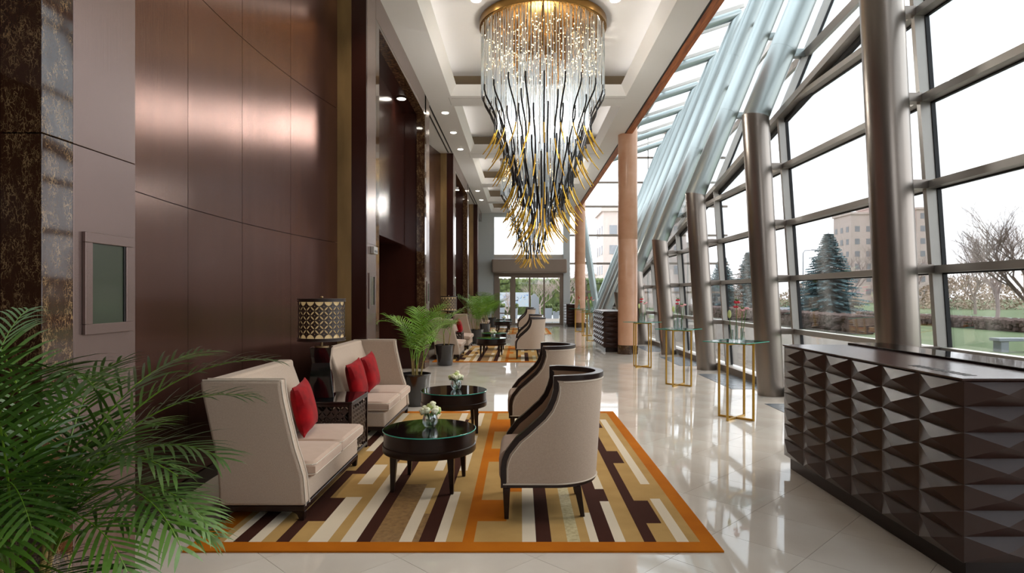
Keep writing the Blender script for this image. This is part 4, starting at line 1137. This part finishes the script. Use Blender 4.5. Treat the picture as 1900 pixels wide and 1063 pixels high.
def palm(name, loc, lab, nfr, lmin, lmax, leaf, mats, seed, pot=(0.23, .47), el=(50, 88), droop=(50, 110), nleaf=26, width=.017, az=None, canes=6, segs=3, bias=None):
    rnd = random.Random(seed)
    t = tag(empty(name, loc), lab, 'potted plant')
    pr, ph = pot
    MB().lathe([(pr * .70, 0), (pr * .74, .01), (pr * .97, ph - .03), (pr, ph - .02), (pr, ph), (pr * .93, ph), (pr * .92, ph - .05), (.01, ph - .05)], n=40).build('pot', 'pot_black', t)
    MB().lathe([(pr * .91, ph - .06), (pr * .91, ph - .04), (.01, ph - .032)], n=24).build('soil', 'soil', t)
    tops = []
    for k in range(canes):
        an = 2 * pi * k / canes + rnd.uniform(-.3, .3); r = pr * rnd.uniform(.1, .5)
        hh = rnd.uniform(.12, .3); p0 = (r * cos(an), r * sin(an), ph - .05); p1 = (r * 1.5 * cos(an), r * 1.5 * sin(an), ph + hh)
        m = MB(); m.tube([p0, p1], [.011, .008], n=7); m.build('cane', 'cane', t); tops.append(p1)
    for k in range(nfr):
        a = az[k % len(az)] + rnd.uniform(-.12, .12) if az else 2 * pi * k / nfr * 1.0 + rnd.uniform(-.35, .35)
        L = rnd.uniform(lmin, lmax); e0 = R(rnd.uniform(*el)); dr = R(rnd.uniform(*droop))
        if bias: L, e0, dr, a = bias(k, L, e0, dr, a)
        m = frond(L, e0, dr, nleaf, leaf, width, rnd, curl=rnd.uniform(-.4, .4), segs=segs)
        tp = tops[k % len(tops)]
        ca, sa = cos(a), sin(a); lim = -2.03 - loc[0] - tp[0]; nv_ = []
        for (x, y, z) in m.v:
            X, Y_ = x * ca - y * sa, x * sa + y * ca
            if X < lim: X = lim + (X - lim) * .04
            nv_.append((X * ca + Y_ * sa, -X * sa + Y_ * ca, z))
        m.v = nv_
        o = m.build('frond', mats, t, smooth=False, fix=False, loc=(tp[0], tp[1], tp[2] - .05)); o.rotation_euler = (0, 0, a)
    return t
# big foreground palm: fronds arch mostly towards the hall
spec = [  # azimuth deg, elevation, droop, length
    (-10, 62, 95, 1.0), (8, 74, 85, 1.1), (25, 70, 90, .95), (-30, 66, 100, .98), (-50, 60, 110, 1.0), (-70, 64, 110, .9), (-95, 70, 90, .85), (-130, 68, 90, .9),
    (170, 72, 80, 1.0), (150, 78, 70, 1.1), (110, 74, 80, .9), (60, 76, 80, 1.0), (0, 48, 100, .95), (-22, 40, 100, .95), (-45, 38, 95, .85), (-75, 42, 100, .8),
    (15, 84, 60, .95), (-60, 84, 55, 1.0), (-110, 80, 70, .95), (200, 60, 90, 1.0), (-5, 30, 70, .8), (-35, 25, 75, .75), (35, 55, 100, .85), (-15, 78, 110, 1.15), (-85, 28, 70, .75), (-120, 45, 90, .9), (190, 82, 50, 1.15), (85, 60, 90, .9),
    (-28, 55, 115, 1.1), (-58, 50, 115, 1.05), (5, 58, 120, 1.05), (-140, 55, 100, .8)]
def bias(k, L, e0, dr, a):
    q = spec[k % len(spec)]; return q[3] * (1.06 if q[1] > 65 else .86), R(q[1]), R(q[2]), R(q[0])
palm('potted_palm', (-1.84, 2.25, 0), 'large dark green palm filling the lower left corner of the photo', len(spec), .9, 1.1, .165, ['leaf', 'leaf_dark'], 11, pot=(.25, .45), nleaf=23, width=.0165, segs=4, bias=bias, canes=9)
palm('potted_palm', (-1.53, 9.0, 0), 'bright green palm in a glossy black pot at the far corner of the nearest rug', 15, .7, 1.12, .19, ['leaf_bright', 'leaf_bright'], 21, pot=(.228, .46), el=(62, 92), droop=(45, 125), nleaf=20, width=.014, az=[-1.0, -.5, 0, .5, 1.0, 1.5, 2.0, 2.6, 3.1, 3.6])
palm('potted_palm', (-1.72, 14.1, 0), 'sparse palm in a black pot at the near corner of the middle rug', 5, .5, .8, .2, ['leaf_bright', 'leaf'], 33, pot=(.228, .47), el=(60, 85), droop=(70, 110), canes=3, nleaf=18)
p3 = palm('potted_palm', (-1.45, 20.4, 0), 'bushy dark palm behind the middle seating group', 16, .95, 1.35, .21, ['leaf', 'leaf_bright'], 44, pot=(.23, .47), el=(64, 92), droop=(50, 95), nleaf=19, width=.018)
copy_tree(p3, (-1.40, 30.8, 0), .15, 'potted palm beside the far end of the hall, mostly hidden')
copy_tree(p3, (-1.40, 24.4, 0), -.15, 'potted palm between the middle and farthest seating groups')

# ------------------------------------------------------------------ faceted desks
def desk(loc, lab, nx=6, pitch=.388, nend=2, top_mat='desk_top', back=True):
    t = tag(empty('faceted_desk', loc), lab, 'desk', 'faceted dark reception desks')
    LY = nx * pitch; D = .87; H0, H1 = .122, 1.128; rows = 7; rh = (H1 - H0) / rows; pr = .045
    MB().box(.055, D - .03, .05, LY - .03, 0, H0 + .01).build('plinth', 'dark_wood', t, smooth=False)
    MB().box(.012, D, .012, LY, H0, H1).build('carcass', 'desk_wood', t, smooth=False)
    # pyramid facing -x
    m = MB(); m.add([(0.01, 0, 0), (0.01, pitch, 0), (0.01, pitch, rh), (0.01, 0, rh), (-pr, pitch / 2, rh / 2)], [(0, 4, 1), (1, 4, 2), (2, 4, 3), (3, 4, 0), (0, 1, 2, 3)])
    mx = m.mesh('facet', 'desk_wood', smooth=False)
    pe = .42
    m = MB(); m.add([(0, .01, 0), (pe, .01, 0), (pe, .01, rh), (0, .01, rh), (pe / 2, -pr, rh / 2)], [(0, 1, 4), (1, 2, 4), (2, 3, 4), (3, 0, 4), (0, 3, 2, 1)])
    my = m.mesh('facet', 'desk_wood', smooth=False)
    for i in range(nx):
        for j in range(rows): inst('facet', mx, t, (0, i * pitch, H0 + j * rh))
    for i in range(nend):
        for j in range(rows): inst('facet', my, t, (.012 + i * pe, 0, H0 + j * rh))
    MB().box(-.004, .60, -.004, LY + .004, H1, H1 + .012).build('counter_top', top_mat, t, smooth=False, bevel=.002, seg=1)
    if back:
        MB().box(.60, D + .06, .0, LY + .004, H1 - .02, H1 + .03).build('glass_ledge', 'black_gloss', t, smooth=False, bevel=.003, seg=1)
        m = MB()
        for i in range(12): m.box(.10, .17, .12 + i * .045, .12 + i * .045 + .022, H1 + .0122, H1 + .0135)
        m.build('dark_bars', 'gasket', t, smooth=False)  # row of short dark bars laid on the counter top
    return t
desk((2.43, 3.41, 0), 'large dark desk of pyramid facets in the right foreground')
desk((2.32, 17.3, 0), 'dark faceted desk beside the nearer stone column', nend=2, back=False)
desk((2.27, 30.85, 0), 'farthest faceted desk beside the stone column near the doors', nx=4, nend=2, back=False)

# ------------------------------------------------------------------ gold high tables with bud vases
def high_table(loc, rz, lab):
    t = tag(empty('high_table', loc, rz), lab, 'table', 'gold framed glass high tables along the window wall')
    s = .165; w = .013
    ztop = .985
    for (x, y) in ((-s, -s), (s, -s), (s, s), (-s, s)):
        MB().box(x - w, x + w, y - w, y + w, 0, ztop).build('leg', 'gold_frame', t, smooth=False, bevel=.002, seg=1)
    for z, nme in ((.012, 'base_cross'), (ztop - .013, 'top_cross')):
        m = MB(); m.bar((-s, -s, z), (s, s, z), w, w); m.bar((-s, s, z - .0005), (s, -s, z - .0005), w, w); m.build(nme, 'gold_frame', t, smooth=False)
    q = .30; a = R(42)
    c = [(q * sqrt(2) * cos(a + k * pi / 2 + pi / 4), q * sqrt(2) * sin(a + k * pi / 2 + pi / 4)) for k in range(4)]
    MB().prism(c, 'z', ztop + .008, ztop + .016).build('glass_top', 'thin_glass', t, smooth=False)
    e_ = MB()
    for k in range(4):
        p, r_ = c[k], c[(k + 1) % 4]; e_.bar((p[0], p[1], ztop + .012), (r_[0], r_[1], ztop + .012), .0045, .002)
    e_.build('glass_rim', 'glass_edge', t, smooth=False)
    m = MB()
    for k in range(4): m.lathe([(.01, ztop), (.01, ztop + .008)], n=10, c=((-s if k % 2 else s) * .7, (-s if k < 2 else s) * .7, 0))
    m.build('spacers', 'gold_frame', t)
    return t
def bloom(m, c, r, n=6):
    for k in range(n):
        an = 2 * pi * k / n
        m.sphere((c[0] + r * .55 * cos(an), c[1] + r * .55 * sin(an), c[2] + .2 * r * (k % 2)), r * .5, n=6, m=4, sc=(1, 1, .7))
def bud_vases(loc, lab):
    t = tag(empty('bud_vases', loc), lab, 'flower vase', 'trios of glass bud vases on the high tables')
    xs = [(-.075, .0), (-.005, .02), (.05, -.02), (.085, .03)]
    for i, (x, y) in enumerate(xs):
        h_ = (.15, .20, .17, .12)[i]
        MB().lathe([(.019, 0), (.021, .008), (.021, h_), (.018, h_), (.018, .014), (.002, .012)], n=16, c=(x, y, 0)).build('vase', 'thin_glass', t)
    st_ = [((-.075, 0), (-.10, .01, .36), 'petal_green'), ((-.005, .02), (.0, .02, .50), 'petal_red'), ((.05, -.02), (.055, -.02, .40), 'petal_pink'), ((.05, -.02), (.115, -.01, .42), 'petal_pink')]
    for i, ((x, y), tip, col) in enumerate(st_):
        m = MB(); m.tube([(x, y, .015), ((x + tip[0]) / 2 - .004, y, tip[2] * .5), tip], .0045, n=6); s_ = m.build('stem', 'stem_green', t)
        m = MB()
        if i == 0: m.sphere((tip[0], tip[1], tip[2] - .01), .034, n=10, m=8, sc=(.75, .5, 1.6))
        elif i == 1:
            bloom(m, tip, .042); bloom(m, (tip[0] - .015, tip[1], tip[2] - .06), .034)
        else: bloom(m, tip, .036); 
        m.build('flower', col, s_)
        if i in (1, 2):
            m = MB(); m.mi = 0
            for k in range(5):
                an = k * 1.3; m.add([(tip[0], tip[1], tip[2] - .02), (tip[0] + .035 * cos(an), tip[1] + .035 * sin(an), tip[2] + .05 + .01 * k), (tip[0] + .012 * cos(an + 1), tip[1] + .012 * sin(an + 1), tip[2] + .03)], [(0, 1, 2)])
            m.build('leaf', 'stem_green', s_, smooth=False)
    return t
ht_pos = [(2.785, 8.02, 'gold framed glass high table nearest the faceted desk'), (2.79, 10.95, 'gold framed glass high table, second from the foreground desk'), (2.70, 13.75, 'gold framed glass high table, third, just right of the nearer stone column'),
          (2.48, 21.6, 'gold high table right behind the middle faceted desk'), (2.60, 24.3, 'gold high table in front of the farther stone column, right one'), (2.55, 27.0, 'gold high table in front of the farther stone column, left one')]
ht = None
for i, (x, y, lab) in enumerate(ht_pos):
    if ht is None: ht = high_table((x, y, 0), 0, lab)
    else: copy_tree(ht, (x, y, 0), (.0, .12, -.05, 0, .1, 0)[i], lab)
vl = ['bud vases with red and pink flowers on the high table nearest the desk', 'bud vases with pink flowers on the second high table', 'bud vases with pale pink flowers on the third high table beside the stone column',
      'bud vases on the high table behind the middle desk', 'bud vases on the right high table before the farther column', 'bud vases on the left high table before the farther column']
bv = None
for i, (x, y, lab) in enumerate(ht_pos):
    if bv is None: bv = bud_vases((x + .02, y, 1.001), vl[0])
    else: copy_tree(bv, (x - .0, y, 1.001), i * .35, vl[i])

# ------------------------------------------------------------------ outside: ground, planting, buildings
GZ = -0.28
gr = MB().box(4.7, 260, -60, 260, GZ - .1, GZ).build('lawn', 'grass', smooth=False); tag(gr, 'green lawn outside the glass wall', 'ground', kind='structure')
g2 = MB().box(-60, 4.69, 42.01, 260, GZ - .1, GZ + .2).build('terrace', 'pavement', smooth=False); tag(g2, 'pale paved terrace outside the doors', 'ground', kind='structure')
def ribbon(name, p0, p1, hw, z, m_, lab):
    d = (Vector(p1) - Vector(p0)); n_ = Vector((-d.y, d.x)).normalized() * hw; m = MB(); a, b = Vector(p0), Vector(p1)
    m.prism([tuple(a - n_), tuple(b - n_), tuple(b + n_), tuple(a + n_)], 'z', GZ, GZ + z)
    return tag(m.build(name, m_, smooth=False), lab, 'ground', kind='structure')
ribbon('footpath', (13.2, -30), (13.2, 120), 1.0, .02, 'pavement', 'pale footpath crossing the lawn')
ribbon('road', (33, -60), (33, 200), 7.0, .015, 'asphalt', 'grey road beyond the hedge')
rnd = random.Random(9)
def hedge(name, x0, x1, y0, y1, h_, m_, lab, step=.35):
    m = MB(); vs = []; fs = []
    nx = max(2, int((x1 - x0) / step)); ny = max(2, int((y1 - y0) / step)); nz = 4
    m.box(x0 + .1, x1 - .1, y0 + .1, y1 - .1, 0, h_ - .1)
    for i in range(int((nx * ny + 2 * nz * (nx + ny)) * 3.2)):
        f = rnd.random(); r = rnd.uniform(.09, .2) * (step / .35)
        if f < .45: p = (rnd.uniform(x0, x1), rnd.uniform(y0, y1), h_ - .1)
        elif f < .72: p = (rnd.uniform(x0, x1), rnd.choice((y0, y1)), rnd.uniform(.1, h_ - .1))
        else: p = (rnd.choice((x0, x1)), rnd.uniform(y0, y1), rnd.uniform(.1, h_ - .1))
        m.sphere(p, r, n=5, m=3)
    o = m.build(name, m_, smooth=False); o.location = (0, 0, GZ); return tag(o, lab, 'hedge')
hedge('clipped_hedge', 25.0, 26.2, 16, 46, 0.62, 'hedge_brown', 'low brown hedge along the lawn, right window bay', .3)
hedge('clipped_hedge', 15.6, 16.8, 29.5, 62, 0.9, 'hedge_brown', 'low brown hedge along the lawn, seen through the middle bays', .3)
def conifer(loc, h_, r_, lab, seed):
    rr = random.Random(seed); t = tag(empty('spruce_tree', loc), lab, 'tree')
    m = MB(); m.tube([(0, 0, 0), (0, 0, h_)], [.10 * h_ / 7, .02], n=8); m.build('trunk', 'bark', t)
    m = MB(); z = .06 * h_
    while z < h_ * .99:
        k = (1 - z / h_) ** .85; rad = r_ * k * rr.uniform(.85, 1.15) + .08; nb = int(12 + 14 * k)
        for b in range(nb):
            an = rr.uniform(0, 2 * pi); L = rad * rr.uniform(.75, 1.1); dz = -.22 * L
            c0 = Vector((0, 0, z)); tip = Vector((L * cos(an), L * sin(an), z + dz))
            sd = Vector((-sin(an), cos(an), 0)); ns = max(3, int(L / .22))
            for s_ in range(ns):
                u = (s_ + .5) / ns; c = c0.lerp(tip, u) + Vector((0, 0, .1 * L * sin(pi * u) * -.3)); w = .34 * (1 - u * .5) * (h_ / 7) ** .5 + .05
                fw = (tip - c0).normalized() * w * 1.1
                for sg in (-1, 1):
                    a_ = c + sd * w * sg * rr.uniform(.8, 1.2) + fw * .6 + Vector((0, 0, -rr.uniform(.02, .14)))
                    m.add([c, c + fw * .9 + Vector((0, 0, rr.uniform(-.02, .06))), a_], [(0, 1, 2)])
                    m.add([c, c + fw * .5 + Vector((0, 0, -.16)), c + sd * w * sg * .5 + Vector((0, 0, -.05))], [(0, 1, 2)])
        for s_ in range(int(16 * k) + 4):
            c = Vector((rr.uniform(-.5, .5) * rad, rr.uniform(-.5, .5) * rad, z + rr.uniform(-.2, .2))); V = lambda: Vector((rr.uniform(-1, 1), rr.uniform(-1, 1), rr.uniform(-1, .4))) * (.1 + .26 * k)
            m.add([c + V(), c + V(), c + V()], [(0, 1, 2)])
        z += .035 * h_ * (.5 + .6 * k)
    tag(m.build('foliage', 'spruce', t, smooth=False, fix=False), kind='stuff'); return t
conifer((27.8, 56, GZ), 7.6, 3.7, 'big blue green spruce left of the broad steel column', 1)
conifer((26.5, 72, GZ), 7.0, 3.1, 'spruce seen between the second and third kinked columns', 2)
conifer((21.5, 66, GZ), 6.0, 2.8, 'spruce in the window bay left of the third kinked column', 3)
def bare_tree(loc, h_, lab, seed, spread=.55, m_='bark_pale', depth=5):
    rr = random.Random(seed); t = tag(empty('bare_tree', loc), lab, 'tree')
    tr = MB(); br = MB()
    def grow(p, d, L, r, lv):
        q = p + d * L; mid = p + d * L * .5 + Vector((rr.uniform(-1, 1), rr.uniform(-1, 1), 0)) * L * .05
        (tr if lv == 0 else br).tube([p, mid, q], [r, r * .85, r * .7], n=6 if lv < 2 else 3, cap=False)
        if lv >= depth: return
        nb = 3 if lv < 2 else rr.choice((2, 3, 3))
        for k in range(nb + (2 if lv == 0 else 0)):
            st_ = p.lerp(q, rr.uniform(.55, 1) if k else 1)
            v = Vector((rr.uniform(-1, 1), rr.uniform(-1, 1), rr.uniform(-.15, .6)))
            nd = (d * .75 + v * spread * 1.3).normalized(); nd.z += .12; nd.normalize()
            grow(st_, nd, L * rr.uniform(.7, .88), r * .6, lv + 1)
    grow(Vector((0, 0, 0)), Vector((rr.uniform(-.05, .05), 0, 1)).normalized(), h_ * .2, h_ * .014, 0)
    tr.build('trunk', m_, t); tag(br.build('branches', m_, t, fix=False), kind='stuff'); return t
bare_tree((24.6, 42.5, GZ), 8.5, 'bare tree left of the broad steel column, right of the big spruce', 5, depth=6)
bare_tree((29.8, 38.8, GZ), 9.2, 'pale bare tree in the middle of the rightmost window bay', 6, depth=6)
bare_tree((21.2, 25.8, GZ), 8.2, 'dark bare tree at the right edge of the photo', 7, m_='bark', depth=6)
bare_tree((33, 62, GZ), 9, 'distant bare tree behind the big spruce', 8)
bare_tree((37, 58, GZ), 9, 'distant bare tree behind the broad steel column', 10)
bare_tree((44, 60, GZ), 10, 'distant bare tree in the rightmost bay, left of the pale one', 13)
def bush(loc, r, h_, lab, seed, m_='autumn'):
    rr = random.Random(seed); t = tag(empty('shrubbery', loc), lab, 'bush'); m = MB()
    for k in range(5200):
        an = rr.uniform(0, 2 * pi); q = sqrt(rr.random()); z = rr.random(); lump = 1 + .25 * sin(an * 3 + seed)
        c = Vector((r * q * cos(an) * (1 - .5 * z * z) * lump, r * q * sin(an) * (1 - .5 * z * z) * lump, h_ * z * (1 - .35 * q * q)))
        V = lambda: Vector((rr.uniform(-1, 1), rr.uniform(-1, 1), rr.uniform(-1, 1))) * .24
        m.add([c + V(), c + V(), c + V()], [(0, 1, 2)])
    tag(m.build('foliage', m_, t, smooth=False, fix=False), kind='stuff')
bl = ['rusty', 'ochre', 'brown']
for i, (x, y, r_, h_) in enumerate(((46, 96, 6, 4.4), (60, 84, 8, 4.6), (78, 78, 8, 5), (58, 62, 6, 4), (35, 113, 6, 4.4), (92, 92, 9, 5.5), (26, 130, 7, 4.2))):
    bush((x, y, GZ), r_, h_, ['distant ochre bushes left of the far apartment tower', 'distant ochre bushes below the far apartment tower', 'distant autumn bushes right of the far apartment tower', 'autumn bushes in the rightmost window bay',
         'distant autumn bushes seen right of the second kinked column', 'distant autumn bushes at the right edge of the photo', 'distant autumn bushes behind the far spruces'][i], 20 + i)
def tower(x0, x1, y0, y1, blocks, lab):
    t = tag(empty('apartment_building', (x0, y0, GZ)), lab, 'building')
    for (a, b, h_, dy) in blocks:
        MB().box(a, b, dy, dy + 8, 0, h_).build('wall', 'building', t, smooth=False)
        m = MB(); z = 2.0
        while z < h_ - 2:
            x = a + .9
            while x < b - 1.4:
                m.box(x, x + 1.1, dy - .06, dy + .02, z, z + 1.3); x += 2.6
            y = dy + 1
            while y < dy + 7:
                m.box(a - .06, a + .02, y, y + 1.1, z, z + 1.3); y += 2.6
            z += 2.9
        tag(m.build('windows', 'building_window', t, smooth=False), kind='stuff')
        MB().box(a - .3, b + .3, dy - .3, dy + 8.3, h_, h_ + .5).build('cornice', 'building', t, smooth=False)
    return t
tower(76.5, 96, 142, 150, [(0, 5, 20.5, 1.5), (5.01, 11, 22.0, 0), (11.01, 14.5, 19.5, 1.5), (14.51, 20, 21.5, 0.5)], 'tall pale apartment tower behind the broad steel column')
tower(20, 60, 190, 200, [(0, 26, 8, 0)], 'low pale apartment block far away above the spruces')
tower(12, 40, 90, 100, [(0, 7, 14, 0), (7.01, 14, 16, 1)], 'white apartment building seen through the far end glazing')
tower(120, 150, 140, 150, [(0, 30, 6.5, 0)], 'long low pale building far away in the rightmost window bay')
t = tag(empty('street_lamp', (36, 79, GZ)), 'thin pale street lamp pole left of the big spruce', 'street lamp')
m = MB(); m.tube([(0, 0, 0), (0, 0, 7.2), (.2, 0, 7.5), (1.2, 0, 7.6)], [.09, .06, .05, .04], n=8); m.build('pole', 'concrete', t); MB().box(1.1, 1.8, -.12, .12, 7.54, 7.66).build('head', 'concrete', t)
t = tag(empty('street_lamp', (23.6, 41.0, GZ)), 'green grey pole just left of the broad steel column', 'street lamp')
m = MB(); m.tube([(0, 0, 0), (0, 0, 5.0)], [.06, .05], n=8); m.build('pole', 'frame_grey', t); MB().sphere((0, 0, 5.1), .16, n=10, m=8).build('globe', 'concrete', t)
t = tag(empty('stone_bench', (15.6, 20.2, GZ)), 'low stone bench block on the lawn at the right edge', 'bench')
MB().box(0, 1.6, 0, .45, .36, .46).build('seat', 'concrete', t, bevel=.01); MB().box(.1, .35, .05, .4, 0, .36).build('leg', 'concrete', t); MB().box(1.25, 1.5, .05, .4, 0, .36).build('leg', 'concrete', t)

# outside the entrance
TZ = GZ + .2
hg = hedge('tall_green_hedge', -6, 10, 52, 54, 2.9, 'hedge_green', 'tall green clipped hedge behind the entrance garden', .6); hg.location = (0, 0, TZ)
t = tag(empty('painted_mural', (-1.62, 46, TZ)), 'blue and white abstract painted board outside the doors', 'artwork')
MB().box(0, 2.35, 0, .06, .80, 1.86).build('board', 'mural_white', t, smooth=False)
mat('paint_blue', srgb(60, 120, 190), .6); mat('paint_pale', srgb(150, 200, 225), .6); mat('paint_dark', srgb(24, 34, 60), .6); mat('paint_yellow', srgb(220, 210, 150), .6)
rr = random.Random(2)
for cn in ('paint_blue', 'paint_pale', 'paint_dark', 'paint_yellow'):
    m = MB()
    for k in range({'paint_blue': 12, 'paint_pale': 12, 'paint_dark': 8, 'paint_yellow': 4}[cn]):
        cx = rr.uniform(.15, 2.2); cz = rr.uniform(.95, 1.7); L = rr.uniform(.1, .32); an = rr.uniform(.3, 1.5) * (1 if cx < 1.2 else 1) ; pts = []
        for q in range(7):
            u = q / 6 - .5; pts.append((min(2.33, max(.02, cx + L * u * cos(an + u))), cz + L * u * sin(an + u)))
        w = rr.uniform(.012, .035)
        for (xa, za), (xb, zb_) in zip(pts, pts[1:]):
            za, zb2 = min(1.84, max(.82, za)), min(1.84, max(.82, zb_)); m.add([(xa, -.003 - .001 * (k % 3), za - w / 2), (xb, -.003 - .001 * (k % 3), zb2 - w / 2), (xb, -.003 - .001 * (k % 3), zb2 + w), (xa, -.003 - .001 * (k % 3), za + w)], [(0, 1, 2, 3)])
    m.build('brush_strokes', cn, t, smooth=False)
for x in (.1, 2.2): MB().box(x, x + .06, .0, .06, 0, .8).build('leg', 'concrete', t, smooth=False)
t = tag(empty('stone_stele', (.95, 41.5, TZ)), 'tall pale stone slab with slanted top outside the doors', 'sculpture')
MB().prism([(-.25, 0), (.28, 0), (.28, 1.45), (0.0, 1.78), (-.25, 1.62)], 'y', -.15, .15).build('slab', 'concrete', t, smooth=False, bevel=.01)
for i, (x, y, w, h_, lab) in enumerate(((1.9, 43.5, .62, .75, 'large grey planter box outside the right door leaf'), (2.45, 42.9, .45, .55, 'small grey planter box right of the large one'), (-1.35, 42.9, .5, .8, 'grey planter box below the mural, left'), (-.42, 42.9, .45, .8, 'grey planter box below the mural, right'))):
    t = tag(empty('planter', (x, y, TZ)), lab, 'planter')
    m = MB(); m.taper((0, 0, 0), w * .42, (0, 0, h_), w * .5); m.build('box', 'concrete', t, smooth=False, bevel=.01)
    m = MB()
    for k in range(30): m.sphere((rr.uniform(-w * .45, w * .45), rr.uniform(-w * .45, w * .45), h_ + rr.uniform(0, .22)), .09, n=5, m=4)
    tag(m.build('foliage', 'hedge_green', t, smooth=False), kind='stuff')
bare_tree((-.9, 43.9, TZ), 3.2, 'small bare tree in front of the mural outside the doors', 31, spread=.7)
bare_tree((1.6, 49.5, TZ), 4.6, 'spreading bare tree outside the right door leaf', 32, spread=.8, depth=6)
bare_tree((3.6, 47, TZ), 6.0, 'taller bare tree at the right edge of the doorway', 33, spread=.6)
